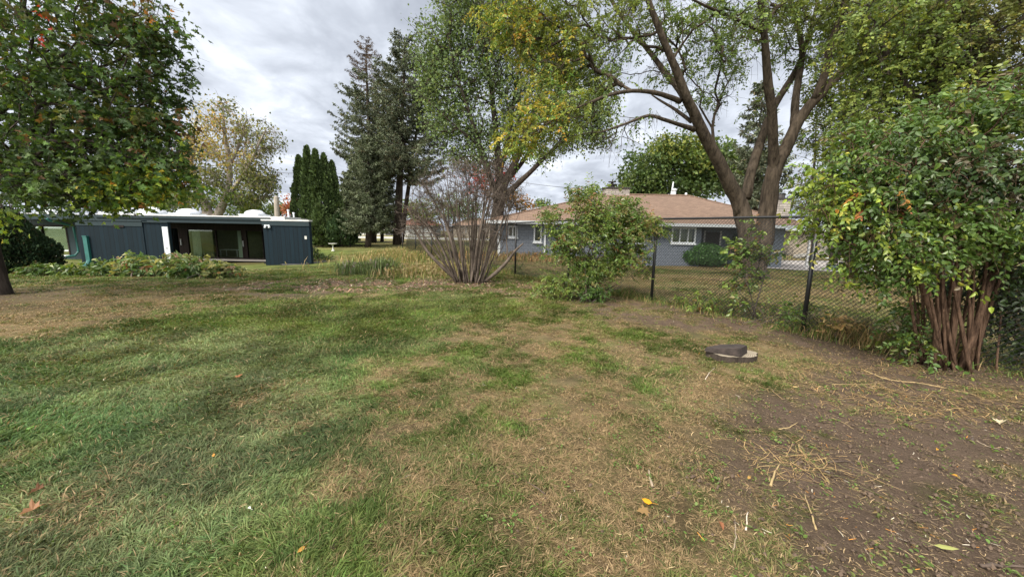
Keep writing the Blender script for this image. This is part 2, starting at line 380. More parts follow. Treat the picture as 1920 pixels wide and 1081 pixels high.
# ------------------------------------------------------------------ grass blades
def gheight(x, y): return zt(x, y)
def blades(Nn, rmin, rmax, fn_den, hscale=1.0):
    rr = np.linspace(rmin, rmax, 4000); pdf = fn_den(rr)*rr; cdf = np.cumsum(pdf); cdf /= cdf[-1]
    r = np.interp(rng.random(Nn), cdf, rr); th = (rng.random(Nn)-.5)*R(122)
    x = r*np.sin(th); y = r*np.cos(th)
    cs_ = .075*(1+r*.06); ix = np.floor(x/.075).astype(int); iy = np.floor(y/.075).astype(int); tuft = (rng.random(n_all := len(x)) < .5)
    tcx = (ix+_tab[ix & 255, iy & 255])*.075; tcy = (iy+_tab[(iy+91) & 255, (ix+37) & 255])*.075; ox = rng.normal(0, .013, n_all); oy = rng.normal(0, .013, n_all)
    x = np.where(tuft, tcx+ox, x); y = np.where(tuft, tcy+oy, y)
    c, d, dry, pal = cover(x, y)
    keep = rng.random(Nn) > d*.965
    keep &= ~((fence_side(x, y) > 0) & (rng.random(Nn) < .3))
    keep &= ~((y > 17.6) & (x < -9.5)) & ~((y > 22.5) & (x > -1.8)) 
    tuft, ox, oy = tuft[keep], ox[keep], oy[keep]; x, y, c, d, dry, pal, r = x[keep], y[keep], c[keep], d[keep], dry[keep], pal[keep], r[keep]
    n = len(x)
    ang = fbm(x*.5+60, y*.5, 3)*14 + fbm(x*1.9, y*1.9+50, 2)*5
    ang = ang+rng.normal(0, .8, n)
    lean = np.stack([np.cos(ang), np.sin(ang)], -1)
    ang = ang+rng.normal(0, 1, n)*1.6*dry
    lean = np.stack([np.cos(ang), np.sin(ang)], -1)+np.where(tuft, 1., 0.)[:, None]*np.stack([ox, oy], -1)*65; lean /= np.linalg.norm(lean, axis=1)[:, None]+1e-6
    h = np.where(tuft, 1.1, .78)*(.022+.026*fbm(x*2.1, y*2.1)+.014*rng.random(n))*(1-.45*dry)*(1-.5*d)*hscale*(.5+rng.random(n)*.8)*(1+r*.012)
    la = h*(.5+1.2*rng.random(n))*(1+.9*dry)
    h = h*(1-.35*dry)
    w = (.0007+.0012*rng.random(n)**2)*(1+r*.5)
    wa = rng.random(n)*np.pi; wd = np.stack([np.cos(wa), np.sin(wa), np.zeros(n)], -1)*w[:, None]
    z = gheight(x, y)-.006
    B = np.stack([x, y, z], -1)
    Mid = B+np.stack([lean[:, 0]*la*.32, lean[:, 1]*la*.32, h*.68], -1)
    T = B+np.stack([lean[:, 0]*la, lean[:, 1]*la, h*(.7+.3*rng.random(n))], -1)
    V = np.stack([B-wd, B+wd, Mid+wd*.8, Mid-wd*.8, T], 1)
    dead = rng.random(n) < .08+.84*dry
    lushc = C_LUSH*1.1; grn = c*(.45+.55*(1-dry[:, None]))+lushc*.55*dry[:, None]
    col = grn*(.6+.8*rng.random(n)[:, None])
    tanb = (C_TAN*1.15)*(.4+.95*rng.random(n)[:, None])
    col = np.where(dead[:, None], col*.12+tanb*.88, col*1.05)
    col = np.where((rng.random(n) < .25)[:, None]&(~dead[:, None]), col*np.array([.7, .9, .8]), col)
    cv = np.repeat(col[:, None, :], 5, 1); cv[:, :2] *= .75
    k = np.arange(n)[:, None]*5
    return V.reshape(-1, 3), k+np.array([[0, 1, 2, 3]]), k+np.array([[3, 2, 4]]), cv.reshape(-1, 3)
mb = MB()
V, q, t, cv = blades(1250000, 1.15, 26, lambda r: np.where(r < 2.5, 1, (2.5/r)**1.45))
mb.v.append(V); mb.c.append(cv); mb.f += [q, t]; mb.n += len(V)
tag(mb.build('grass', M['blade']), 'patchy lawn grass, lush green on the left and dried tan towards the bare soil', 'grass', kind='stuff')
# ------------------------------------------------------------------ leaves
def T_rhomb(w=.3): return np.array([(0, 0, 0), (.5, w, .1), (1, 0, 0), (.5, -w, .1)]), [[(0, 1, 2), (0, 2, 3)]]
def T_oval(w=.27):
    return np.array([(0, 0, 0), (.28, w, .07), (.68, w*.85, .04), (1, 0, -.1), (.68, -w*.85, .04), (.28, -w, .07)]), [[(0, 1, 2, 3), (0, 3, 4, 5)]]
def T_maple():
    h = [(-.02, .04), (-.14, .3), (.1, .24), (.16, .62), (.34, .42), (.38, .2), (.62, .3), (.74, .12)]
    pts = [(-.02, 0, 0)] + [(a, b_, .05*b_) for a, b_ in h] + [(1, 0, -.06)] + [(a, -b_, .05*b_) for a, b_ in h[::-1]] + [(.3, 0, -.03)]
    n = len(pts)-1
    return np.array(pts), [[(n, i_, (i_+1) % n) for i_ in range(n)]]
RH, RHW, OV, OVN, MP = T_rhomb(.26), T_rhomb(.4), T_oval(.3), T_oval(.2), T_maple()
NEED = T_rhomb(.13)
def leaves(mb, pos, axis_, nrm, size, col, tpl):
    n = len(pos); X = axis_/(np.linalg.norm(axis_, axis=1)[:, None]+1e-9)
    Z = nrm-(nrm*X).sum(1)[:, None]*X; Z /= (np.linalg.norm(Z, axis=1)[:, None]+1e-9); Y = np.cross(Z, X)
    tv, tf = tpl; mcount = len(tv)
    s = np.broadcast_to(np.asarray(size, float), (n,))[:, None, None]
    cz_ = rng.uniform(-.6, 3.2, (n, 1, 1)); cw_ = rng.uniform(.72, 1.12, (n, 1, 1)); cb_ = rng.normal(-.12, .16, (n, 1, 1))
    V = pos[:, None, :]+s*(tv[None, :, 0:1]*X[:, None]+cw_*tv[None, :, 1:2]*Y[:, None]+(cz_*tv[None, :, 2:3]+cb_*tv[None, :, 0:1]**2)*Z[:, None])
    k = np.arange(n)[:, None, None]*mcount
    mb.v.append(V.reshape(-1, 3)); mb.c.append(np.repeat(col, mcount, 0))
    for fset in tf: mb.f.append((k+np.array(fset)[None]).reshape(-1, len(fset[0]))+mb.n)
    mb.n += n*mcount
def pal_cols(pal, n):
    cs = np.array([p[1] for p in pal]); w = np.array([p[0] for p in pal], float); w /= w.sum()
    return cs[rng.choice(len(cs), n, p=w)]*1.22
def rnd(n, bias=(0, 0, 0), s=1.0): return rng.normal(0, s, (n, 3))+np.array(bias)
# ------------------------------------------------------------------ branch growth
def grow(limbs, A, rtip=.008, seg=.5, pl=.3, wob=.12, expo=.45, up=.15):
    cap = sum(len(l[0]) for l in limbs)*4+len(A)*14+10
    pos = np.zeros((cap, 3)); par = np.full(cap, -1); fix = np.zeros(cap); dr = np.zeros((cap, 3)); plen = np.zeros(cap); n = 0
    polys = []
    for P, Rr in limbs:
        P = np.array(P, float); Rr = np.array(Rr, float)
        # refine the traced limb so that branches can leave it anywhere
        tt = np.arange(len(P)); t2 = np.linspace(0, len(P)-1, (len(P)-1)*3+1)
        Pn = np.stack([np.interp(t2, tt, P[:, j]) for j in range(3)], -1)
        if len(P) > 2:
            for _ in range(2): Pn[1:-1] = .5*Pn[1:-1]+.25*(Pn[:-2]+Pn[2:])
        Rn = np.interp(t2, tt, Rr)
        if n:
            dd = np.linalg.norm(pos[:n]-Pn[0], axis=1); pi = int(dd.argmin())
        else: pi = -1
        for j in range(len(Pn)):
            pos[n] = Pn[j]; par[n] = pi; fix[n] = Rn[j]
            d = Pn[min(j+1, len(Pn)-1)]-Pn[max(j-1, 0)]; dr[n] = d/(np.linalg.norm(d)+1e-9)
            plen[n] = 0 if pi < 0 else plen[pi]+np.linalg.norm(pos[n]-pos[pi]); pi = n; n += 1
        polys.append((Pn, Rn))
    nfix = n; chains = []; tips = []
    d0 = np.array([np.linalg.norm(pos[:nfix]-a_, axis=1).min() for a_ in A]); A = A[np.argsort(d0)]
    for a_ in A:
        D = a_-pos[:n]; dist = np.linalg.norm(D, axis=1)
        cost = dist+pl*plen[:n]+.8*np.maximum(0, -(D*dr[:n]).sum(1))*.5
        k = int(cost.argmin()); d = dist[k]
        if d < 1e-3: continue
        mseg = min(10, max(2, int(d/seg)+1)); dirn = dr[k]*.55+D[k]/d*.6+np.array([0, 0, up]); dirn /= np.linalg.norm(dirn)
        c = pos[k]+dirn*d*.5
        t = np.linspace(0, 1, mseg+1)[1:, None]
        Q = (1-t)**2*pos[k]+2*t*(1-t)*c+t*t*a_
        Q[:-1] += rng.normal(0, wob*d/mseg, Q[:-1].shape)
        ids = [k]; p = k
        for q_ in Q:
            pos[n] = q_; par[n] = p; v_ = q_-pos[p]; l = np.linalg.norm(v_); dr[n] = v_/(l+1e-9); plen[n] = plen[p]+l; p = n; ids.append(n); n += 1
        chains.append(ids); tips.append(p)
    cnt = np.zeros(n)
    for t_ in tips: cnt[t_] = 1
    for j in range(n-1, nfix-1, -1):
        cnt[j] = max(cnt[j], 1)
        if par[j] >= nfix: cnt[par[j]] += cnt[j]
    rad = rtip*cnt**expo
    out = []
    for ids in chains:
        rs = [rad[j] for j in ids[1:]]
        r_0 = min(rs[0]*1.15, (fix[ids[0]] if fix[ids[0]] > 0 else rad[ids[0]])*.8)
        out.append((pos[ids], np.array([r_0]+[min(x_, r_0) for x_ in rs])))
    tp = pos[tips] if len(tips) else np.zeros((0, 3)); td = dr[tips] if len(tips) else np.zeros((0, 3))
    return polys, out, tp, td
def ell(c, r, n, shell=.45):
    d = rng.normal(0, 1, (n, 3)); d /= np.linalg.norm(d, axis=1)[:, None]
    rad = rng.random(n)**shell
    return np.array(c)+d*rad[:, None]*np.array(r)
def tree(name, label, cat, base, limbs, blobs, bark, leafm, tpl, size, K, rc, group=None, rtip=.01, seg=.6, spray=None, wob=.12, pl=.3,
         droop=0.0, expo=.45, bark_smooth=True, crown_name='crown', trunk_name='trunk', twiglets=3, sides=5, maxz=None, flat=.5, up=.15, lumpy=.06, jit=.3):
    """limbs: [(points, radii)], blobs: [(centre, radii, n, palette, leafiness)]"""
    root = thing(name, label, cat, tuple(float(q) for q in base), group)
    A = []; bi = []
    for j, (c, r, n, pal_, lf) in enumerate(blobs):
        A.append(ell(c, r, n)); bi += [j]*n
    A = np.concatenate(A); bi = np.array(bi)
    g_ = zt(A[:, 0], A[:, 1])+.12; A[:, 2] = np.maximum(A[:, 2], g_+rng.random(len(A))*.2)
    polys, br, tp, td = grow(limbs, A, rtip, seg, pl, wob, expo, up)
    # which blob does each tip belong to
    dA = np.array([int(np.linalg.norm(A-t_, axis=1).argmin()) for t_ in tp]); tb = bi[dA]
    mbk = MB()
    for P, Rr in polys: mbk.tube(P, Rr, 12, lump=lumpy*2)
    for P, Rr in br: mbk.tube(P, Rr, sides if Rr[0] > .03 else 3, cap=False)
    if twiglets:
        for j in range(len(tp)):
            for q in range(twiglets):
                d = td[j]*.5+rng.normal(0, .6, 3)+np.array([0, 0, -droop]); d /= np.linalg.norm(d)
                Lq = rc*(1+.6*rng.random()); s0 = tp[j]-td[j]*rc*rng.random()*.8
                mbk.tube(np.array([s0, s0+d*Lq*.5+rng.normal(0, .06*Lq, 3), s0+d*Lq+np.array([0, 0, -droop*Lq*.4])]), [rtip*.7, rtip*.5, rtip*.25], 3, cap=False)
    mbk.build(trunk_name, bark, root, smooth=bark_smooth)
    mbl = MB()
    for j, (c, r, n, pal_, lf) in enumerate(blobs):
        ids = np.where(tb == j)[0]
        if len(ids) == 0 or pal_ is None or lf == 0: continue
        clump = .72+.56*rng.random(len(ids)); hue = pal_cols(pal_, len(ids))
        if spray:
            Ls, pairs = spray
            for s_i in range(max(1, int(K*lf))):
                sel = rng.random(len(ids)) < min(1, K*lf-s_i)
                I = ids[sel]; nI = len(I)
                if nI == 0: continue
                d = td[I]*.6+rnd(nI, (0, 0, -droop*.6), .55); d /= np.linalg.norm(d, axis=1)[:, None]
                s0 = tp[I]-td[I]*rng.random((nI, 1))*rc+rnd(nI, s=rc*.35)
                Lq = Ls*(.6+.8*rng.random(nI))
                side0 = np.cross(d, rnd(nI, (0, 0, 1), .3)); side0 /= np.linalg.norm(side0, axis=1)[:, None]
                hs = hue[sel]; cl = clump[sel]
                tips_ = [s0, s0+d*Lq[:, None]*.5, s0+d*Lq[:, None]+np.array([0, 0, -1])*(droop*Lq*.45)[:, None]]
                for q in range(pairs):
                    t = (q+.6)/pairs
                    p = s0+d*(Lq*t)[:, None]+np.array([0, 0, -1])*(droop*Lq*.45*t*t)[:, None]
                    for sg in (-1, 1):
                        ax = d*.55+side0*sg+rnd(nI, (0, 0, -.25-droop*.4), .22)
                        nr = np.cross(d, side0)*1.0+rnd(nI, (0, 0, .6), .4); nr *= np.where(nr[:, 2:3] < 0, -1, 1)
                        mix_ = rng.random((nI, 1)) < jit
                        cl_ = np.where(mix_, pal_cols(pal_, nI), hs)*cl[:, None]*(.8+.4*rng.random((nI, 1)))
                        leaves(mbl, p+rnd(nI, s=.008), ax, nr, size*(.5+.9*rng.random(nI))*(1-.35*abs(t-.5)), cl_, tpl)
        else:
            k = max(1, int(round(K*lf))); I = np.repeat(ids, k); nI = len(I)
            p = tp[I]-td[I]*(rng.random((nI, 1))*rc*1.2-.2*rc)+rnd(nI, s=rc*.5)*np.array([1, 1, flat+.25])
            p[:, 2] -= droop*np.abs(rng.normal(0, rc*.5, nI))
            ax = rnd(nI, (0, 0, -.35-droop))
            nr = rnd(nI, (0, 0, .9), .7)
            mix_ = rng.random((nI, 1)) < jit
            cl_ = np.where(mix_, pal_cols(pal_, nI), np.repeat(hue, k, 0))*np.repeat(clump, k)[:, None]*(.75+.5*rng.random((nI, 1)))
            leaves(mbl, p, ax, nr, size*(.6+.8*rng.random(nI)), cl_, tpl)
    if mbl.n: mbl.build(crown_name, leafm, root)
    return root
def limb(pts, Y0=None, r=None):
    """[(px,py,Y,r)] -> points, radii"""
    return [at(a, b_, c) for a, b_, c, d in pts], [d for a, b_, c, d in pts]
def blob(px, py, Y, rx, ry, rz, n, pal_, lf=1.0): return (at(px, py, Y), (rx, ry, rz), n, pal_, lf)
exec_parts = []
# ------------------------------------------------------------------ palettes (linear base colours)
GRN_D = (.028, .055, .016); GRN_M = (.05, .1, .024); GRN_L = (.09, .16, .035); YG = (.2, .26, .035); YEL = (.42, .34, .04); ORG = (.4, .17, .035); RED = (.3, .035, .02); OLV = (.1, .11, .03); BRN = (.13, .075, .035)
P_MAPLE = [(5, (.06, .095, .024)), (4, (.038, .07, .022)), (2, GRN_L), (.35, YG), (.3, BRN)]
P_MAPLE_R = [(6, GRN_M), (5, OLV), (1.6, (.14, .08, .035)), (.07, RED), (.1, ORG)]
P_MAPLE_Y = [(5, GRN_L), (3, YG), (.8, YEL), (.12, ORG)]
P_SILVER = [(5, (.105, .155, .06)), (3, (.15, .205, .09)), (2, (.07, .105, .04)), (.8, (.18, .22, .08))]
P_LOC = [(4, (.1, .15, .04)), (3, (.15, .2, .05)), (1.5, (.07, .11, .035))]
P_LOCY = [(4, (.17, .21, .04)), (2, (.25, .26, .045)), (1.4, (.34, .27, .045)), (2, GRN_L), (.3, (.38, .22, .035))]
P_LOCG = [(4, (.12, .16, .035)), (2, (.18, .21, .045)), (2, (.08, .11, .03))]
P_BIRCH = [(3, (.13, .15, .05)), (2, (.2, .19, .06)), (2, (.08, .1, .035))]
P_BIRCHY = [(3, (.34, .27, .08)), (2, (.2, .21, .07)), (1, (.38, .24, .07))]
P_FAR = [(3, (.06, .1, .03)), (2, (.1, .14, .04)), (1, (.04, .065, .022))]
P_FARY = [(3, (.1, .14, .035)), (2, (.17, .19, .04)), (2, (.06, .1, .025))]
P_SHR = [(4, (.055, .1, .022)), (3, (.085, .14, .028)), (1.2, (.14, .18, .03)), (.4, (.1, .08, .04))]
P_SHRY = [(3, (.2, .26, .035)), (.8, (.34, .33, .06)), (4, (.11, .17, .03)), (.15, (.36, .24, .07))]
P_SHRD = [(4, (.034, .062, .02)), (3, (.055, .088, .027)), (1.5, (.08, .068, .038))]
P_SHRO = [(3, (.42, .22, .06)), (2, (.35, .14, .06)), (1, YG)]
P_BUSH = [(4, (.085, .14, .03)), (3, (.15, .2, .045)), (1.2, (.16, .14, .05)), (.25, (.19, .1, .04))]
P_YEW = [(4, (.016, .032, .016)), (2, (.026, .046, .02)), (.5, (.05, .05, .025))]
# ------------------------------------------------------------------ honey locust (big spreading tree beyond the fence)
YL = 14.3
def LT(rows): return limb([(a, b_, YL+c, d) for a, b_, c, d in rows])
tb = G(1412, 521); YL = float(tb[1])
base = np.array([tb[0], tb[1], gz(tb[0], tb[1])-.1])
loc_limbs = [
 (np.array([base, base+(0, 0, .2), at(1410, 490, YL), at(1404, 450, YL), at(1395, 410, YL), at(1386, 378, YL)]), [.72, .54, .44, .37, .32, .28]),
 LT([(1420, 498, .05, 0.353), (1432, 450, .3, 0.37), (1438, 400, .4, 0.336), (1445, 350, .4, 0.302), (1452, 308, .4, 0.252)]),
 LT([(1392, 400, 0, 0.286), (1384, 374, -.05, 0.277), (1370, 350, -.2, 0.252), (1346, 300, -.5, 0.218), (1318, 250, -.9, 0.193), (1302, 215, -1.2, 0.176), (1284, 175, -1.5, 0.143), (1268, 132, -1.7, 0.126), (1244, 75, -2, 0.109), (1222, 20, -2.2, 0.092), (1195, -60, -2.4, 0.067), (1160, -160, -2.6, 0.034)]),
 LT([(1298, 212, -1.2, 0.126), (1275, 168, -.6, 0.109), (1250, 140, -.2, 0.101), (1211, 88, .3, 0.084), (1185, 58, .6, 0.076), (1150, 10, 1, 0.063), (1110, -70, 1.4, 0.034)]),
 LT([(1302, 243, -1, 0.101), (1272, 233, -1.6, 0.067), (1241, 223, -2.2, 0.059), (1216, 214, -2.8, 0.05), (1177, 231, -3.2, 0.038), (1126, 248, -3.7, 0.021)]),
 LT([(1275, 190, -1.3, 0.092), (1250, 180, -1.8, 0.084), (1228, 173, -2.2, 0.071), (1185, 169, -2.7, 0.059), (1143, 177, -3.2, 0.05), (1100, 195, -3.6, 0.042), (1045, 218, -4, 0.029), (1000, 250, -4.2, 0.015)]),
 LT([(1296, 228, -1, 0.076), (1268, 206, -.3, 0.059), (1240, 190, .3, 0.042), (1222, 178, .8, 0.025)]),
 LT([(1398, 372, .1, 0.202), (1407, 325, .3, 0.185), (1424, 273, .6, 0.168), (1440, 222, .9, 0.151), (1462, 180, 1.2, 0.134), (1480, 155, 1.4, 0.126), (1500, 118, 1.7, 0.101), (1522, 55, 2, 0.084), (1538, -20, 2.3, 0.067), (1560, -130, 2.6, 0.034)]),
 LT([(1447, 335, .4, 0.235), (1451, 312, .4, 0.218), (1450, 270, .1, 0.176), (1448, 205, -.3, 0.16), (1440, 160, -.5, 0.151), (1436, 100, -.8, 0.126), (1432, 60, -1, 0.109), (1425, -10, -1.4, 0.084), (1410, -140, -2, 0.042)]),
 LT([(1449, 335, .4, 0.269), (1455, 308, .4, 0.252), (1476, 275, .4, 0.227), (1492, 235, .4, 0.21), (1515, 200, .3, 0.185), (1548, 168, .1, 0.168), (1590, 121, -.2, 0.143), (1634, 58, -.6, 0.118), (1672, 20, -1, 0.092), (1715, -40, -1.6, 0.067), (1760, -130, -2.2, 0.034)]),
 LT([(1490, 238, .5, 0.168), (1490, 205, .8, 0.143), (1494, 162, 1, 0.126), (1506, 107, 1.2, 0.109), (1500, 60, 1.4, 0.092), (1478, 0, 1.6, 0.076), (1465, -90, 1.8, 0.042)]),
 LT([(1528, 187, .2, 0.16), (1544, 150, 0, 0.143), (1555, 98, -.3, 0.126), (1570, 50, -.6, 0.109), (1587, -5, -1, 0.084), (1610, -110, -1.4, 0.042)]),
 LT([(1350, 310, -.4, 0.084), (1330, 240, -.2, 0.05), (1355, 170, .2, 0.034), (1385, 120, .6, 0.017)]),
 LT([(1430, 60, -1, 0.067), (1390, 40, -2, 0.05), (1340, 20, -3, 0.042), (1280, -10, -3.6, 0.025)]),
 LT([(1555, 60, 1.8, 0.05), (1500, 20, .6, 0.05), (1445, 10, -.4, 0.042)]),
]
LB = []
def lb(px, py, dY, rx, ry, rz, n, p, lf=1.0): LB.append(blob(px, py, YL+dY, rx, ry, rz, n, p, lf))
lb(985, 235, -4.2, .9, 1.0, .55, 26, P_LOCY, 1.1); lb(960, 262, -4.2, .45, .6, .3, 14, P_LOCY, 1.1); lb(1030, 195, -3.9, .9, 1.0, .45, 26, P_LOCY, 1.1)
lb(1040, 250, -3.6, .8, .9, .4, 18, P_LOCG, .8); lb(1085, 215, -3.2, .7, .9, .35, 14, P_LOCG, .7)
lb(960, 40, -2.5, 1.1, 1.2, .8, 46, P_LOCY); lb(1010, 80, -2.2, 1.3, 1.2, .7, 50, P_LOCY); lb(1060, 30, -2.4, 1.4, 1.3, .9, 60, P_LOCG); lb(950, 0, -2.5, 1.0, 1.2, .6, 30, P_LOCY)
lb(1080, 120, -2.2, 1.2, 1.2, .6, 48, P_LOCG); lb(1020, 130, -2.5, .8, 1, .35, 20, P_LOCY); lb(1140, 80, -1.5, 1.3, 1.5, .8, 40, P_LOC, .9); lb(1130, 160, -2.4, .8, 1, .35, 16, P_LOC, .8)
lb(1160, 10, -1.5, 1.6, 1.6, .8, 46, P_LOCG); lb(1230, 30, -1, 1.6, 1.6, .9, 42, P_LOC, .8); lb(1235, 120, -1, 1.2, 1.2, .8, 22, P_LOC, .6)
lb(1300, 40, -1, 1.4, 1.6, .9, 50, P_LOC, .9); lb(1330, 110, -.4, 1.2, 1.4, .9, 44, P_LOC, .75); lb(1350, 175, 0, 1.0, 1.2, .6, 26, P_LOC, .6)
lb(1390, 60, -.5, 1.3, 1.6, 1.0, 60, P_LOC, .9); lb(1385, 130, .3, .8, 1, .6, 16, P_LOC, .6); lb(1300, 180, -.6, .9, 1, .5, 14, P_LOC, .5)
lb(1460, 20, 0, 1.6, 1.8, .8, 75, P_LOCG, 1.1); lb(1540, 20, .3, 1.6, 1.8, .8, 80, P_LOCG, 1.1); lb(1500, 90, 1.2, 1.2, 1.2, .7, 30, P_LOC, .8); lb(1620, 30, -.5, 1.4, 1.5, .9, 80, P_LOCG, 1.1)
lb(1690, 40, -1, 1.6, 1.6, 1.0, 50, P_LOCG); lb(1420, 190, .4, .8, .8, .5, 10, P_LOC, .5); lb(1200, 230, -2.8, .9, .8, .35, 12, P_LOC, .12); lb(1160, 265, -3.2, .8, .6, .35, 14, P_LOC, .05); lb(1380, 20, -3, 1.5, 1.5, .5, 30, P_LOC, .8)
lb(1100, -70, -1, 3.0, 3.0, 1.3, 60, P_LOCG, .7); lb(1300, -110, -1, 3.6, 3.6, 1.5, 70, P_LOC, .7); lb(1500, -110, 0, 3.4, 3.4, 1.5, 60, P_LOC, .7); lb(1700, -70, -1, 2.4, 2.6, 1.2, 50, P_LOCG, .8); lb(1620, 110, .5, 1.0, 1.2, .6, 20, P_LOC, .7)
tree('honey_locust_tree', 'big many-limbed locust tree with feathery yellow-green leaves rising beyond the chain-link fence', 'tree', base, loc_limbs, LB,
     M['bark'], M['leaf'], T_rhomb(.3), .105, 3.1, .5, rtip=.009, seg=.55, spray=(.5, 8), droop=.55, twiglets=2, wob=.2, lumpy=.08)
# ------------------------------------------------------------------ near maple on the left
yb = G(-6, 552); YM = float(yb[1]); base = np.array([yb[0], yb[1], gz(yb[0], yb[1])-.05])
z_ = base
ml = [(np.array([base, base+(.02, 0, .25), base+(.0, .02, 1.0), base+(-.05, .05, 2.0), base+(-.05, 0, 3.2), base+(.1, 0, 4.6), base+(.1, 0, 6.4), base+(.2, .1, 8)]), [.27, .2, .17, .155, .13, .1, .07, .03])]
def mlimb(z, dx, dy, dz, r):
    s = base+np.array([0, 0, z]); e = s+np.array([dx, dy, dz]); mid = s*.5+e*.5+np.array([0, 0, dz*.12])
    ml.append((np.array([s, mid, e]), [r, r*.6, r*.25]))
mlimb(2.0, 2.4, -.6, 1.1, .09); mlimb(2.6, 2.0, .9, 1.7, .09); mlimb(3.1, 2.6, -.1, 2.0, .085); mlimb(3.8, 1.6, -1.0, 2.4, .07); mlimb(3.3, -1.5, 1, 1.6, .08); mlimb(4.2, -1.4, -1.2, 1.6, .07); mlimb(1.9, 1.5, -1.5, .7, .06); mlimb(4.8, 1.6, .6, 2.4, .06)
MBb = []
def mbb(px, py, dY, rx, ry, rz, n, p, lf=1): MBb.append(blob(px, py, YM+dY, rx, ry, rz, n, p, lf))
mbb(60, 60, 0, 2.0, 2.0, 1.3, 150, P_MAPLE_R, .9); mbb(180, 80, 0, 1.3, 1.6, 1.3, 120, P_MAPLE); mbb(60, 180, 0, 1.6, 1.8, 1.0, 170, P_MAPLE); mbb(190, 190, 0, 1.3, 1.5, .8, 130, P_MAPLE); mbb(255, 40, 0, .75, 1, .7, 50, P_MAPLE_R)
mbb(290, 90, .2, .55, .9, .4, 34, P_MAPLE); mbb(290, 165, .2, .6, .8, .3, 34, P_MAPLE); mbb(250, 230, 0, .9, 1.2, .35, 60, P_MAPLE_R, 1.1); mbb(310, 230, .2, .4, .6, .2, 16, P_MAPLE_R)
mbb(60, 280, 0, 1.8, 1.8, .5, 150, P_MAPLE); mbb(200, 280, -.2, 1.2, 1.4, .45, 110, P_MAPLE); mbb(290, 300, -.2, .7, .8, .25, 40, P_MAPLE); mbb(110, 340, -.4, 1.4, 1.4, .3, 80, P_MAPLE); mbb(40, 350, -.4, .6, 1, .2, 18, P_MAPLE)
mbb(150, 375, -.5, .7, .8, .16, 34, P_MAPLE); mbb(240, 355, -.3, .7, .7, .22, 40, P_MAPLE_Y, 1.2); mbb(290, 330, -.2, .5, .6, .2, 26, P_MAPLE_Y, 1.1); mbb(215, 375, -.3, .4, .5, .12, 14, P_MAPLE_Y); mbb(20, 400, -.5, .35, .5, .2, 8, P_MAPLE_Y, .9)
mbb(0, 120, 1, 2.4, 2.4, 2.0, 110, P_MAPLE, .9); mbb(-60, 250, .5, 1.6, 2, 1.1, 90, P_MAPLE); mbb(60, -80, 0, 2.4, 2.4, 1.3, 80, P_MAPLE_R, .8); mbb(-180, 120, 0, 2.0, 2.4, 2.2, 80, P_MAPLE, .8); mbb(318, 345, -.2, .45, .5, .16, 20, P_MAPLE_Y, 1); mbb(325, 290, -.1, .35, .5, .2, 14, P_MAPLE); mbb(320, 60, .2, .3, .5, .25, 12, P_MAPLE); mbb(340, 150, .2, .12, .3, .12, 4, P_MAPLE); mbb(335, 110, .2, .14, .3, .1, 4, P_MAPLE)
tree('maple_tree', 'dark green maple with a few red and yellow leaves filling the left edge', 'tree', base, ml, MBb,
     M['bark_dark'], M['leaf'], MP, .092, 3.8, .32, rtip=.006, seg=.4, spray=(.34, 3), droop=.35, twiglets=1, jit=.35, maxz=None)
# ------------------------------------------------------------------ silver maple (tall, behind the bare bush)
YS = 31.0
sb = at(930, 452, YS); sb[2] = gz(sb[0], sb[1])-.1
def ST(rows): return limb([(a, b_, YS+c, d) for a, b_, c, d in rows])
sl = [(np.array([sb, sb+(0, 0, .6), at(932, 410, YS), at(936, 375, YS), at(942, 345, YS)]), [.75, .6, .52, .5, .42]),
      ST([(942, 350, 0, .34), (958, 322, 0, .3), (975, 285, 0, .25), (992, 240, -.5, .2), (1008, 190, -1, .16), (1020, 130, -1, .12), (1030, 60, -1, .06)]),
      ST([(938, 362, 0, .34), (936, 315, .3, .3), (932, 270, .5, .27), (925, 200, .8, .2), (915, 120, 1, .15), (905, 50, 1, .08), (900, 10, 1, .04)]),
      ST([(934, 375, 0, .28), (918, 330, -.5, .25), (900, 275, -1, .2), (880, 210, -1.3, .15), (855, 140, -1.5, .1), (840, 70, -1.5, .04)]),
      ST([(942, 372, 0, .26), (970, 345, -.8, .22), (1000, 318, -1.5, .18), (1030, 285, -2, .14), (1068, 255, -2.5, .1), (1110, 225, -3, .05)]),
      ST([(936, 330, .2, .2), (955, 250, 1, .18), (965, 180, 1.5, .14), (975, 100, 2, .09), (985, 20, 2, .05)]),
      ST([(948, 340, .2, .22), (985, 300, .9, .17), (1010, 250, 1.5, .13), (1050, 190, 2, .08), (1080, 130, 2, .04)]),
      ST([(900, 275, -1, .12), (870, 250, -1.4, .09), (840, 225, -1.8, .06), (815, 200, -2, .03)])]
SB = []
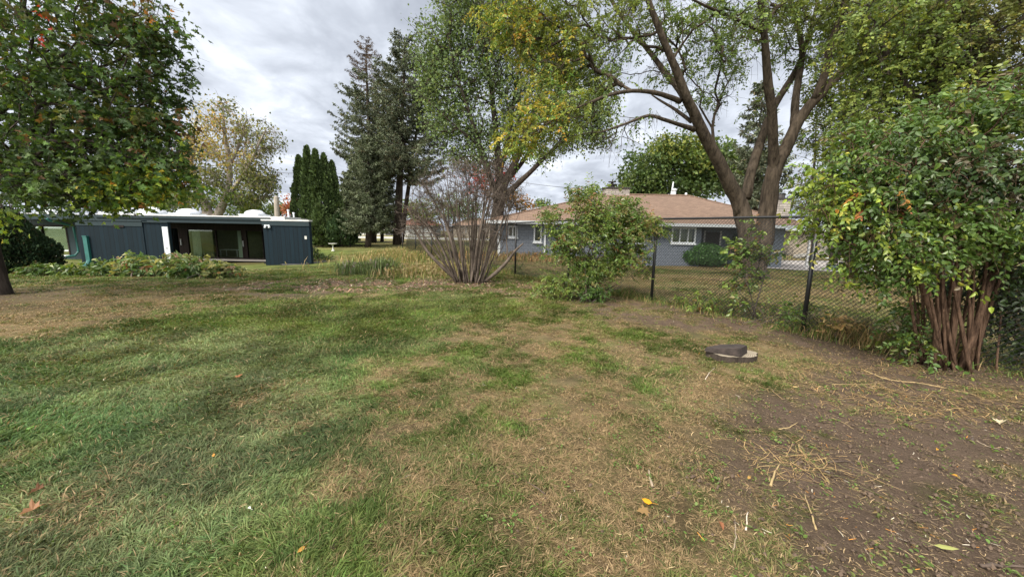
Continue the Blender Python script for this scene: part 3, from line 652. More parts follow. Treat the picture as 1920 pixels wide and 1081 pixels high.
for a in [(810, 100, 0, 1.5, 3, 2.4, 70), (860, 50, 0, 2.0, 3.5, 2.2, 90), (850, 150, 0, 2.2, 3.5, 2.4, 90), (920, 40, 0, 2.4, 4, 2.2, 100), (930, 140, .5, 2.8, 4, 2.6, 110), (990, 60, 0, 2.2, 4, 2.4, 90), (1000, 170, 0, 2.6, 4, 2.4, 90), (1050, 110, 0, 2.4, 3.6, 2.4, 80),
          (880, 240, 0, 2.4, 3.2, 1.9, 74), (830, 225, 0, 1.4, 2.4, 1.8, 40), (960, 240, 1, 2.4, 3.2, 1.8, 60), (1060, 200, -1, 2.2, 3, 1.6, 60), (1110, 210, -2, 1.8, 2.4, 1.3, 50), (1115, 250, -2.5, 1.3, 2, .8, 34), (1060, 262, -2.2, 1.2, 2, .6, 20), (900, 300, 0, 1.8, 2.4, 1.1, 34), (1010, 290, -1.5, 1.0, 1.6, .8, 16), (870, 0, 0, 2, 3, 1.2, 40), (800, 170, 0, .9, 2, 1.4, 20), (950, -20, 0, 3, 3, 1.4, 40), (1130, 160, -1, 1.2, 2, 1.2, 26), (850, 295, 0, .9, 1.5, .7, 16)]:
    SB.append(blob(a[0], a[1], YS+a[2], a[3], a[4], a[5], int(a[6]*1.15), P_SILVER, 1))
tree('silver_maple_tree', 'tall broad maple in full grey-green leaf, several dark upright limbs, behind the bare lilac', 'tree', sb, sl, SB,
     M['bark_dark'], M['leaf'], RHW, .2, 27, .85, rtip=.02, seg=1.0, droop=.15, twiglets=2, flat=.6)
# ------------------------------------------------------------------ pale birch-like tree behind the flat-roofed house
YB = 36.0
b0 = at(400, 425, YB); b0[2] = gz(b0[0], b0[1])-.1
def BT_(rows): return limb([(a, b_, YB+c, d) for a, b_, c, d in rows])
bl_ = [(np.array([b0, at(398, 410, YB), at(388, 395, YB)]), [.7, .55, .45]),
       BT_([(392, 402, 0, .4), (380, 375, 0, .34), (368, 345, 0, .3), (358, 320, 0, .26), (356, 290, 0, .2), (362, 250, 0, .14), (372, 215, 0, .06)]),
       BT_([(402, 415, 0, .42), (414, 392, 0, .36), (423, 372, 0, .3), (432, 340, 0, .26), (430, 300, 0, .22), (420, 250, 0, .15), (418, 200, 0, .06)]),
       BT_([(424, 375, 0, .22), (440, 350, -.5, .18), (465, 315, -1, .13), (485, 270, -1, .08), (500, 240, -1, .04)]),
       BT_([(430, 310, 0, .16), (450, 270, .6, .12), (462, 225, 1, .07)])]
BB = []
for a in [(365, 260, 1.6, 1.6, 46, P_BIRCHY, .7), (410, 220, 2.2, 1.5, 50, P_BIRCHY, .55), (460, 235, 2.2, 1.6, 46, P_BIRCH, .5), (500, 270, 1.4, 1.6, 34, P_BIRCH, .55), (430, 280, 2.4, 1.6, 56, P_BIRCHY, .7), (480, 330, 2.0, 1.5, 60, P_BIRCH, 1.1), (400, 330, 2.0, 1.3, 50, P_BIRCH, 1.0), (350, 310, 1.3, 1.5, 36, P_BIRCHY, .8),
          (450, 370, 1.8, .8, 44, P_FARY, 1.1), (500, 345, 1.0, 1.4, 30, P_BIRCH, .9), (345, 370, 1.1, .8, 24, P_FARY, 1), (515, 250, .7, 1.2, 10, P_BIRCH, .25), (420, 195, 1.2, .6, 14, P_BIRCH, .4), (385, 370, 1.2, .8, 24, P_FARY, 1)]:
    BB.append(blob(a[0], a[1], YB, a[2], a[2]*1.1, a[3], a[4], a[5], a[6]))
tree('birch_tree', 'airy pale-trunked tree with thinning olive and orange leaves behind the dark flat-roofed house', 'tree', b0, bl_, BB, M['bark_pale'], M['leaf'], RHW, .22, 26, .75, rtip=.018, seg=1.0, droop=.7, twiglets=4, flat=.7)
# ------------------------------------------------------------------ round-crowned trees further off
def round_tree(name, label, px, py_base, Y, blobs, pal_, size, K, rc, group=None, bark='bark_dark', cat='tree', trunk=.35):
    b = at(px, py_base, Y); b[2] = gz(b[0], b[1])-.1
    top = max(at(q[0], q[1], Y)[2] for q in blobs)
    t1 = b.copy(); t1[2] = b[2]+(top-b[2])*.45
    t2 = b.copy(); t2[2] = b[2]+(top-b[2])*.9; t2[0] += .3
    B = [blob(q[0], q[1], Y+(q[7] if len(q) > 7 else 0), q[2], q[3], q[4], q[5], q[6] or pal_) for q in blobs]
    return tree(name, label, cat, b, [(np.array([b, (b+t1)/2, t1, t2]), [trunk, trunk*.85, trunk*.6, trunk*.15])], B, M[bark], M['leaf'], RHW, size, K, rc, group, rtip=.02, seg=1.3, twiglets=1, flat=.6, droop=.1)
round_tree('maple_tree', 'dense rounded green maple rising directly behind the brown shingled roof', 1275, 440, 43,
  [(1210, 320, 3.2, 3.5, 2.6, 70, None), (1280, 290, 3.6, 4, 2.2, 80, P_FARY), (1345, 310, 3.0, 4, 2.4, 60, None), (1300, 345, 5, 4, 1.8, 80, None), (1190, 350, 2.4, 3, 1.6, 40, None), (1390, 330, 2, 3, 2.4, 40, P_FARY), (1250, 275, 2, 3, 1.4, 30, P_FARY), (1210, 370, 3, 3, 1.2, 30, None), (1370, 300, 2, 2.5, 1.8, 30, P_FARY)], P_FAR, .34, 44, 1.1)
round_tree('small_tree', 'tiny round green tree crown peeking over the left slope of the brown roof', 1015, 436, 80, [(1015, 380, 1.9, 2, 1.2, 16, None)], P_FAR, .35, 40, .8)
round_tree('small_tree', 'low green tree crown left of the roof chimney, partly hidden by the roof', 1112, 436, 75, [(1112, 362, 2.6, 2.6, 1.5, 22, None)], P_FAR, .35, 40, .8)
for (lab, px, Y, bl2, pl_) in [
 ('olive green tree among the far row, left of the pale birch trunks', 300, 60, [(300, 380, 4, 4, 2.6, 50, None), (270, 390, 3, 3, 2, 30, None), (330, 372, 3, 3, 2.4, 30, None)], P_FARY),
 ('green tree of the far row just right of the pale birch trunks', 480, 62, [(480, 385, 3.2, 3, 2.4, 44, None), (450, 392, 3, 3, 1.8, 30, None)], P_FAR),
 ('lone reddish autumn tree far behind the roof end near the utility pole', 548, 64, [(547, 388, 1.6, 2, 1.8, 24, [(3, (.3, .1, .06)), (2, (.2, .1, .05))])], P_FAR),
 ('green far tree standing directly behind the leaning utility pole', 522, 70, [(520, 392, 2.4, 2.5, 1.7, 26, None)], P_FAR),
 ('yellow-leaved tree glowing behind the low tips of the near maple', 215, 46, [(230, 350, 4.2, 3, 2.4, 50, P_MAPLE_Y), (180, 345, 3.4, 3, 2.8, 40, P_FARY), (275, 360, 2.4, 3, 1.8, 26, P_MAPLE_Y)], P_FARY),
 ('shaded green tree behind the far left end of the flat roof', 60, 44, [(60, 330, 4, 4, 3, 50, None), (120, 350, 4, 4, 2.6, 40, None), (0, 350, 4, 4, 2.6, 30, None)], P_FAR)]:
    round_tree('background_tree', lab, px, 436, Y, bl2, pl_, .34, 34, 1.0, group='trees beyond the flat-roofed house')
round_tree('red_maple_tree', 'small bright red maple glimpsed behind the upper twigs of the bare lilac', 905, 450, 38, [(895, 326, 1.1, 1.6, .8, 12, None), (948, 330, .7, 1.2, 1.0, 12, None), (915, 350, 2.0, 2, .8, 14, None)],
           [(3, (.45, .06, .05)), (2, (.5, .12, .09)), (1, (.3, .12, .05))], .22, 24, .8, trunk=.2)
round_tree('orange_tree', 'low orange-brown tree just left of the brown roof edge behind the lilac', 965, 448, 44, [(962, 372, 1.6, 2, 1.2, 20, None), (985, 388, 1.2, 1.5, .8, 12, None)], [(2, (.3, .15, .05)), (2, (.15, .13, .04))], .25, 24, .8, trunk=.2)
for (lab, px, Y, bl2, pl_) in [
 ('green broadleaf tree across the street seen between the spruces and the lilac', 800, 88, [(800, 395, 6, 5, 3.2, 50, None), (770, 400, 4, 4, 2.4, 30, None)], P_FARY),
 ('dark green tree across the street behind the middle of the lilac', 850, 92, [(850, 385, 6, 5, 4, 60, None), (880, 395, 5, 5, 3, 40, None)], P_FAR),
 ('far green tree across the street filling the gap behind the spruce trunks', 690, 96, [(690, 395, 8, 5, 3.6, 60, None), (640, 400, 6, 5, 3, 40, None), (740, 392, 6, 5, 3.6, 40, None)], P_FAR)]:
    round_tree('background_tree', lab, px, 432, Y, bl2, pl_, .4, 30, 1.3, group='trees across the street')
round_tree('background_tree', 'far green tree behind the stone outbuilding, nearest the big shrub', 1640, 445, 58, [(1640, 370, 6, 5, 4.5, 60, None), (1560, 385, 5, 5, 3.5, 40, None), (1720, 380, 5, 5, 4, 40, None)], P_FAR, .4, 30, 1.3, group='trees far behind the right fence')
round_tree('background_tree', 'far green tree at the extreme right behind the big shrub', 1900, 450, 60, [(1880, 370, 6, 5, 4.5, 50, None), (1960, 385, 6, 5, 4, 40, None), (2060, 380, 7, 5, 4.5, 50, None)], P_FAR, .4, 30, 1.3, group='trees far behind the right fence')
# ------------------------------------------------------------------ trees on the right, beyond the fence
YR = 12.0
def right_tree(label, px, Y, rows, bl2, name='broadleaf_tree'):
    b = at(px, 520, Y); b[2] = gz(b[0], b[1])-.1
    rows2 = [(np.array([b]+[at(q[0], q[1], Y+q[2]) for q in rows[0]]), [rows[0][0][3]*1.3]+[q[3] for q in rows[0]])]+[limb([(q[0], q[1], Y+q[2], q[3]) for q in rr]) for rr in rows[1:]]
    B = [blob(q[0], q[1], Y+q[2], q[3], q[4], q[5], q[6], q[7], q[8]) for q in bl2]
    return tree(name, label, 'tree', b, rows2, B, M['bark_dark'], M['leaf'], RHW, .1, 4.2, .45, rtip=.009, seg=.6, spray=(.5, 6), droop=.5, twiglets=2)
P_RT = [(4, (.12, .17, .04)), (3, (.17, .21, .045)), (1.5, (.08, .12, .035)), (.7, (.22, .23, .05))]
P_RTB = [(3, (.13, .15, .045)), (2, (.17, .16, .055)), (1.5, (.08, .1, .035))]
right_tree('leafy olive-green tree filling the top right corner behind the big shrub', 1765, 11.5,
  [[(1762, 400, 0, .3), (1752, 250, 0, .26), (1757, 150, 0, .22), (1770, 60, 0, .17), (1780, -60, 0, .1)],
   [(1755, 230, 0, .14), (1700, 170, 0, .11), (1660, 100, 0, .07), (1640, 40, 0, .03)], [(1757, 170, 0, .14), (1810, 110, -.4, .1), (1870, 60, -.8, .05)], [(1765, 80, 0, .12), (1740, 0, .5, .06)]],
  [(1640, 150, .3, .9, 1.2, 1.2, 60, P_RT, 1), (1700, 100, 0, 1.2, 1.5, 1.2, 80, P_RT, 1), (1790, 80, 0, 1.4, 1.5, 1.2, 100, P_RTB, 1), (1870, 60, -.5, 1.4, 1.5, 1.2, 100, P_RTB, 1), (1720, 200, 0, 1.2, 1.4, .9, 70, P_RT, .9), (1820, 190, 0, 1.3, 1.4, 1.0, 70, P_RTB, .8),
   (1900, 170, -.5, 1.0, 1.4, 1.2, 60, P_RTB, .9), (1610, 60, .5, .9, 1.2, .9, 40, P_RT, .9), (1680, 10, 0, 1.3, 1.5, .8, 60, P_RT, .9), (1800, 0, 0, 1.8, 2, .9, 70, P_RTB, .9), (1900, -10, 0, 1.4, 2, .8, 50, P_RTB, .9), (1990, 100, 0, 1.4, 2, 2.4, 60, P_RTB, .8), (1620, 230, .2, .9, 1.2, .7, 40, P_RT, .8), (1800, -120, 0, 3, 3, 1.2, 60, P_RTB, .7)])
right_tree('bright green leafy tree close behind the right fork of the big locust', 1600, 17,
  [[(1598, 420, 0, .24), (1600, 330, 0, .2), (1606, 240, 0, .16), (1600, 150, 0, .1), (1590, 60, 0, .05)], [(1603, 260, 0, .1), (1560, 200, 0, .07), (1530, 150, 0, .03)]],
  [(1560, 110, 0, 1.3, 1.5, 1.2, 50, P_RT, 1), (1545, 190, 0, 1.0, 1.5, 1.0, 40, P_RT, .9), (1610, 200, 0, 1.5, 1.6, 1.2, 70, P_FARY, 1), (1580, 270, 0, 1.4, 1.6, .8, 50, P_FARY, .9), (1530, 250, 0, .8, 1.2, .7, 20, P_RT, .6), (1650, 260, 0, 1.4, 1.6, 1.0, 50, P_FAR, .9), (1640, 110, 0, 1.4, 1.5, 1.3, 50, P_RT, .9), (1600, 30, 0, 1.6, 1.6, 1.0, 40, P_RT, .8)])
right_tree('dull brownish thicket-like tree above the limestone chimney on the right', 1560, 27,
  [[(1558, 420, 0, .2), (1556, 340, 0, .16), (1560, 280, 0, .1), (1565, 240, 0, .04)]],
  [(1530, 350, 0, 2.0, 1.6, 1.8, 60, P_RTB, .9), (1590, 320, 0, 2.4, 2, 2.2, 80, P_RTB, .9), (1640, 370, 0, 2.2, 2, 2, 60, P_RTB, .9), (1700, 330, 0, 3, 2, 2.6, 70, P_RTB, .9), (1500, 390, 0, 1.6, 1.5, 1.0, 30, P_FARY, .9), (1800, 350, 0, 4, 3, 3.5, 80, P_RTB, .9), (1900, 330, 0, 4, 3, 3.5, 70, P_FAR, .9)], 'thicket_tree')
# ------------------------------------------------------------------ conifers
def conifer(name, label, px, py_base, Y, py_top, crown_py, Rm, whorls, per, trunk, pal_, lean=0, gap=.0, droop=.25, spr=.34, dens=1.0, group=None, topdead=False, prof=None):
    b = at(px, py_base, Y); b[2] = gz(b[0], b[1])-.1; top = at(px+lean, py_top, Y); z0 = at(px, crown_py, Y)[2]
    root = thing(name, label, 'tree', tuple(float(q) for q in b), group)
    ts = np.linspace(0, 1, 9)[:, None]; TP = b*(1-ts)+top*ts; TP[1:-1, :2] += rng.normal(0, .05, (7, 2))
    mk = MB(); mk.tube(TP, trunk*(1-.96*ts[:, 0])**.85, 10, lump=.08)
    mb_ = MB(); P = []; AX = []; CO = []; SZ = []
    Ht = top[2]-z0
    for w in range(whorls):
        f = (w+rng.random()*.8)/whorls; z = z0+Ht*f
        if z > top[2]-.1: continue
        tt = (z-b[2])/(top[2]-b[2]); c = b*(1-tt)+top*tt
        k = max(3, int(per*(1-.3*f)))
        for j in range(k):
            if rng.random() < gap: continue
            a = 2*np.pi*(j+rng.random())/k
            Lb = Rm*(prof(f) if prof else (1-f)**.75)*(.62+.5*rng.random())+.25
            d = np.array([np.cos(a), np.sin(a), 0])
            rise = .25*f+.05; n_ = 7; t = np.linspace(0, 1, n_)[:, None]
            Q = c+d*Lb*t+np.array([0, 0, 1])*(Lb*(rise*t-droop*(1-f*.8)*np.sin(t*np.pi*.75)+.12*t**3))
            Q[1:] += rng.normal(0, .02*Lb, (n_-1, 3))
            mk.tube(Q, np.linspace(max(.012, trunk*.16*(1-f)+.012), .008, n_), 4, cap=False)
            ns = int(Lb*7*dens)+3
            tt2 = .12+.88*rng.random(ns)**.8; base_ = np.stack([np.interp(tt2, t[:, 0], Q[:, q]) for q in range(3)], -1)
            sl_ = (.18+.3*Lb*(1-tt2))*(.5+.7*rng.random(ns))*.8
            side = np.cross(d, [0, 0, 1.0]); sg = np.where(rng.random(ns) < .5, -1, 1)
            sd = d[None]*.6+side[None]*sg[:, None]*.8+rng.normal(0, .25, (ns, 3))+np.array([0, 0, -.28]); sd /= np.linalg.norm(sd, axis=1)[:, None]
            cl = .65+.7*rng.random()
            for q in range(5):
                u = (q+.5)/5; p = base_+sd*(sl_*u)[:, None]+rng.normal(0, .03, (ns, 3))
                P.append(p); AX.append(sd*.8+rng.normal(0, .6, (ns, 3))+np.array([0, 0, -.25])); dead = topdead and f > .62
                cc_ = pal_cols([(1, (.11, .075, .05)), (1, (.07, .05, .035))] if dead else pal_, ns)*cl*(.7+.6*rng.random((ns, 1)))
                CO.append(cc_); SZ.append(spr*(.6+.7*rng.random(ns))*(.6 if dead else 1))
    P = np.concatenate(P); leaves(mb_, P, np.concatenate(AX), rnd(len(P), (0, 0, .5)), np.concatenate(SZ), np.concatenate(CO), RH2)
    mk.build('trunk', M['bark_dark'], root, smooth=True); mb_.build('crown', M['needle'], root)
    return root
RH2 = T_rhomb(.17)
P_SPR = [(3, (.1, .12, .075)), (2, (.14, .16, .105)), (2, (.065, .08, .05)), (.6, (.15, .125, .08))]
P_SPRB = [(3, (.1, .12, .07)), (2, (.15, .17, .11)), (2, (.06, .078, .042))]
flatprof = lambda f: (1-f)**.45*(.75+.35*math.sin(f*9))
conifer('spruce_tree', 'tallest open spruce with a bare straight grey trunk beside the bare lilac', 744, 456, 39, 68, 330, 5.4, 44, 6, .46, P_SPR, 14, .15, .2, spr=.26, dens=1.9, prof=lambda f: min(1, (1-f)**.42*1.0)*(.8+.25*math.sin(f*13)), group='spruces behind the lawn')
conifer('spruce_tree', 'spruce with a thin brown dead top left of the tallest spruce', 700, 457, 43, 74, 300, 4.6, 36, 6, .4, P_SPR, -14, .08, .25, spr=.26, dens=1.7, topdead=True, prof=lambda f: (1-f)**.8+.05, group='spruces behind the lawn')
conifer('spruce_tree', 'lower drooping blue-green spruce in front, with its skirt over the short trunk', 690, 457, 36, 250, 425, 2.5, 30, 8, .3, P_SPRB, 2, .08, .34, spr=.25, dens=1.8, prof=lambda f: (1-f)**.55, group='spruces behind the lawn')
conifer('spruce_tree', 'spruce leaning close on the right of the tallest trunk, hanging over the lilac', 752, 455, 43, 105, 300, 4.6, 34, 6, .3, P_SPR, 46, .2, .22, spr=.26, dens=1.3, prof=lambda f: (1-f)**.6, group='spruces behind the lawn')
conifer('spruce_tree', 'slim dark-trunked spruce between the arborvitae and the drooping spruce', 664, 452, 43, 290, 420, 2.2, 24, 7, .2, P_SPRB, 6, .05, .3, dens=1.4, group='spruces behind the lawn')
conifer('spruce_tree', 'thin dark trunk and low crown between the drooping and the tallest spruce', 716, 450, 46, 280, 425, 2.4, 24, 7, .22, P_SPR, 0, .05, .3, dens=1.3, group='spruces behind the lawn')
conifer('spruce_tree', 'leftmost slim spruce trunk tucked against the arborvitae', 651, 452, 45, 320, 425, 1.8, 20, 7, .2, P_SPR, 0, .05, .3, dens=1.3, group='spruces behind the lawn')
conifer('spruce_tree', 'dark spruce seen between the two stems of the big locust', 1420, 440, 34, 150, 380, 3.0, 32, 6, .26, P_SPR, 8, .1, .2, dens=1.0, prof=lambda f: (1-f)**.9)
conifer('larch_tree', 'sparse thin-trunked conifer with bare twigs right of the big locust', 1528, 440, 26, 170, 400, 1.5, 26, 4, .14, P_RTB, 6, .35, .1, spr=.2, dens=.45, prof=lambda f: (1-f)**.5)
# ------------------------------------------------------------------ arborvitae columns
P_ARB = [(4, (.062, .095, .032)), (3, (.09, .13, .045)), (2, (.032, .05, .02))]
def column(px, py_top, wpx, Y, label, name='arborvitae', pyb=455, group='arborvitae columns', n=5200, pal_=P_ARB, cat='tree', size=.26):
    b = at(px, pyb, Y); b[2] = gz(b[0], b[1]); top = at(px, py_top, Y)[2]; Hh = top-b[2]; Rr = wpx/2/F*Y
    root = thing(name, label, cat, tuple(float(q) for q in b), group)
    mk = MB(); mk.tube([b+(0, 0, -.1), b+(0, 0, Hh*.4), b+(0, 0, Hh*.93)], [Rr*.12, Rr*.09, .02], 8)
    for i_ in range(40):
        f = .08+.8*i_/40; a = rng.random()*6.28; rl = Rr*(1-f)**.6*.8
        s = b+np.array([0, 0, Hh*f]); mk.tube([s, s+np.array([np.cos(a)*rl*.5, np.sin(a)*rl*.5, .3]), s+np.array([np.cos(a)*rl, np.sin(a)*rl, .9])], [.035, .025, .01], 3, cap=False)
    mk.build('trunk', M['bark_dark'], root)
    f = rng.random(n)**.9; a = rng.random(n)*6.283
    pr = np.minimum(1, (1-f)**.8*1.5)*np.minimum(1, .6+f*3)
    lum = 1+.28*(vnoise(a*1.6+px, f*Hh*1.1)-.5)*2
    rad = Rr*pr*lum*(.62+.42*rng.random(n)**.5)
    P = np.stack([b[0]+rad*np.cos(a), b[1]+rad*np.sin(a), b[2]+.05+f*Hh*.98], -1)
    ax = np.stack([np.cos(a)*.6, np.sin(a)*.6, np.full(n, 1.0)], -1)+rnd(n, s=.35)
    nr = np.stack([np.cos(a+1.57), np.sin(a+1.57), np.zeros(n)], -1)+rnd(n, s=.7)
    cl = .6+.8*vnoise(a*2.2+px*.3, f*Hh*1.7)
    m_ = MB(); leaves(m_, P, ax, nr, size*(.6+.8*rng.random(n)), pal_cols(pal_, n)*cl[:, None]*(.75+.5*rng.random((n, 1))), RHW)
    m_.build('crown', M['needle'], root)
for px, pt, w, dy, lab in [(571, 292, 30, 1, 'leftmost dark arborvitae column just past the roof end'), (586, 274, 28, 0, 'tallest pointed arborvitae, second column from the roof end'), (601, 280, 30, 0, 'third arborvitae column, lighter green and full'), (616, 288, 28, .5, 'fourth arborvitae column, shoulder lower than the tallest'), (630, 302, 26, 1, 'rightmost and shortest of the tall arborvitae columns, touching the spruces')]:
    column(px, pt, w*1.12, 38+dy, lab)
column(603, 385, 50, 36, 'low broad arborvitae skirt growing at the foot of the tall columns', n=3500)
column(640, 400, 56, 36.5, 'squat dark evergreen bush beside the birdbath', name='evergreen_bush', cat='shrub', group=None, n=3500, pal_=[(4, (.03, .055, .022)), (2, (.05, .08, .03))])
yq = G(50, 516)
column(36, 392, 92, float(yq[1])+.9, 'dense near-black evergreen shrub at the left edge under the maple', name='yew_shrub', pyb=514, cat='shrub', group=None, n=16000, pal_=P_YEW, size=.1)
# ------------------------------------------------------------------ dark flat-roofed house
def quad_box(mb, x0, x1, y0, y1, z0, z1): mb.box((x0, y0, z0), (x1, y1, z1))
XL0 = at(149, 460, 18.9)[0]; XL1 = at(319, 460, 18.9)[0]; XR0 = at(495, 450, 20.7)[0]; XR1 = at(581, 450, 20.7)[0]
root = thing('flat_roofed_house', 'long low dark teal house with a white flat roof and recessed glass doors', 'house', (-16.0, 21.0, -.45))
zg = -1.2
def hb(name, boxes, mat, parent=root):
    m_ = MB()
    for bx in boxes: m_.box(*bx)
    return m_.build(name, mat, parent)
YG_ = 23.2
XW = at(140, 450, 23.6)[0]
wallL = hb('wing_wall', [((XL0, 18.9, zg), (at(272, 460, 18.9)[0], 19.1, 1.74)), ((at(272, 460, 18.9)[0]+.003, 18.93, zg), (XL1-.02, 19.08, 1.70))], M['teal'])
hb('wing_coping', [((XL0-.04, 18.84, 1.742), (at(272, 460, 18.9)[0]+.02, 19.14, 1.80)), ((at(272, 460, 18.9)[0]+.03, 18.86, 1.70), (XL1+.02, 19.12, 1.74))], M['tealtrim'], wallL)
hb('wing_band', [((XL0-.015, 18.875, 1.50), (at(272, 460, 18.9)[0], 18.897, 1.74))], M['tealtrim'], wallL)
wallR = hb('wing_wall', [((XR0, 20.7, zg), (XR1, 20.95, 1.92))], M['teal'])
hb('wing_coping', [((XR0-.05, 20.64, 1.922), (XR1+.05, 21.0, 2.0))], M['whitedirty'], wallR)
hb('wing_band', [((XR0-.02, 20.66, 1.66), (XR1+.02, 20.697, 1.92))], M['tealtrim'], wallR)
# recessed wall with openings
xd0, xd1 = at(352, 460, YG_)[0], at(456, 460, YG_)[0]      # big sliding window
xe0, xe1 = at(462, 460, YG_)[0], -14.75
zt_, zb_ = 1.38, -.42
xk0, xk1 = at(322, 460, YG_)[0], at(336, 460, YG_)[0]      # open dark doorway
hb('recess_wall', [((XL0-.5, YG_, zg), (xk0, YG_+.15, 1.9)), ((xk1, YG_, zg), (xd0, YG_+.15, 1.9)), ((xd1, YG_, zg), (xe0, YG_+.15, 1.9)), ((xk0, YG_, zt_), (xk1, YG_+.15, 1.9)), ((xd0, YG_, zt_), (xd1, YG_+.15, 1.9)), ((xe0, YG_, zt_), (xe1+.45, YG_+.15, 1.9)),
                   ((xd0, YG_, zg), (xd1, YG_+.15, zb_)), ((xe0, YG_, zg), (xe1+.45, YG_+.15, zb_)), ((xe1, YG_, zb_), (xe1+.45, YG_+.15, zt_))], M['darkwood'])
hb('back_room', [((XL0-1.4, YG_+2.6, zg), (xe1+.3, YG_+2.7, 1.9)), ((XL0-1.4, YG_+.151, zb_-.1), (xe1+.3, YG_+2.599, zb_)), ((XL0-.75, YG_+.151, zb_), (XL0-.65, YG_+2.599, 1.9)), ((xe1+.301, YG_+.151, zg), (xe1+.45, YG_+2.7, 1.9))], M['darkroom'])
def glazed(name, x0, x1, y, z0, z1, mull, frame_mat, parent=root, fw=.06, dep=.1):
    m_ = MB(); m_.box((x0, y-.02, z0), (x0+fw, y+dep, z1)); m_.box((x1-fw, y-.02, z0), (x1, y+dep, z1)); m_.box((x0+fw, y-.019, z1-fw), (x1-fw, y+dep, z1)); m_.box((x0+fw, y-.019, z0), (x1-fw, y+dep, z0+fw))
    for q in mull: xm = x0+(x1-x0)*q; m_.box((xm-fw*.4, y-.017, z0+fw), (xm+fw*.4, y+dep*.9, z1-fw))
    f = m_.build(name, frame_mat, parent)
    p = MB(); p.box((x0+fw*.5, y+.04, z0+fw*.5), (x1-fw*.5, y+.05, z1-fw*.5)); p.build('pane', M['glass'], f)
    return f
glazed('sliding_window', xd0, xd1, YG_, zb_, zt_, [.52], M['darkwood'])
glazed('sliding_door', xe0, xe1, YG_, zb_, zt_, [.55], M['darkwood'])
def curtain(x0, x1, y, z0, z1, parent):
    m_ = MB(); n_ = 40; xs = np.linspace(x0, x1, n_); yy = y+.05*np.sin(np.linspace(0, 9*np.pi, n_))
    v = np.concatenate([np.stack([xs, yy, np.full(n_, z0)], -1), np.stack([xs+.02, yy, np.full(n_, z1)], -1)])
    i_ = np.arange(n_-1); m_.add(v, np.stack([i_, i_+1, i_+1+n_, i_+n_], -1)); return m_.build('curtain', M['curtain'], parent, smooth=True)
curtain(xd0+.1, xd0+.62, YG_+.25, zb_+.05, zt_-.05, root); curtain(xd1-.5, xd1-.12, YG_+.25, zb_+.05, zt_-.05, root)
hb('door_handle', [((xk1+.14, YG_-.05, .35), (xk1+.18, YG_-.002, .75))], M['gutter']); hb('door_handle', [((xe0-.2, YG_-.05, .35), (xe0-.16, YG_-.002, .7))], M['gutter'])
hb('door_sill', [((xk1, YG_-.35, zb_-.12), (xe1, YG_-.003, zb_-.02))], M['concrete'])
# far-left wall with a window
xw1 = at(129, 450, 23.9)[0]; xw0 = xw1-3.0; Yw = 23.9
hb('side_wall', [((XL0-9, Yw, zg), (xw0, Yw+.2, 2.0)), ((xw1, Yw, zg), (XL0+.5, Yw+.2, 2.0)), ((xw0, Yw, 1.45), (xw1, Yw+.2, 2.0)), ((xw0, Yw, zg), (xw1, Yw+.2, -.55))], M['tealtrim'])
fwn = glazed('window', xw0, xw1, Yw, -.55, 1.45, [.45], M['darkwood'], fw=.1)
hb('sill', [((xw0+.1, Yw-.03, -.2), (xw1-.1, Yw+.035, -.12)), ((xw0+.05, Yw-.06, -.52), (xw1-.05, Yw-.022, -.44))], M['white'], fwn)
hb('blind', [((xw0+.1, Yw+.13, -.12), (xw1-.1, Yw+.14, 1.4))], M['curtain'], fwn)
# roof slab with fascia
rf = MB(); xa = XL0-9; xb = XR1+.1
rf.box((xa, 22.9, 2.0), (-14.25, 26.0, 2.16)); rf.box((at(188, 405, 21.4)[0], 21.25, 2.001), (XR0+.9, 22.9, 2.17))
roof = rf.build('roof', M['whitedirty'], root)
hb('fascia', [((at(188, 405, 21.4)[0], 21.18, 1.74), (XR0+.1, 21.24, 2.1)), ((at(188, 405, 21.4)[0], 21.11, 1.95), (XR0+.1, 21.175, 2.09)), ((xa, 22.8, 1.8), (XL0+.3, 22.89, 2.12)), ((XL0+.3, 21.25, 1.74), (XR0+.1, YG_, 1.78))], M['tealtrim'], roof)
# roof skylights
for i_, (px, py, wp, Y, mt, lab) in enumerate([(100, 398, 30, 25.5, 'domewhite', 'leftmost white'), (232, 397, 46, 24.2, 'dome', None), (264, 397, 34, 25.3, 'domegrey', None), (287, 400, 42, 24.0, 'dome', None), (353, 401, 36, 24.2, 'dome', None), (478, 405, 34, 23.8, 'dome', None)]):
    c = at(px, py, Y); w_ = wp/F*Y/2
    cb = MB(); cb.box((c[0]-w_, c[1]-w_, 2.165), (c[0]+w_, c[1]+w_, 2.30)); cb.box((c[0]-w_-.04, c[1]-w_-.04, 2.30), (c[0]+w_+.04, c[1]+w_+.04, 2.335)); s_ = cb.build('skylight', M['white'], root)
    if mt == 'domegrey': s_['label'] = 'smoky grey skylight dome behind the white ones'
    dm = MB(); dm.lathe((c[0], c[1], 2.335), [(w_*.96*math.cos(q), .02+w_*.48*math.sin(q)) for q in np.linspace(0, 1.5, 12)], 28); dm.build('dome', M['dome' if mt == 'domewhite' else mt], s_, smooth=True)
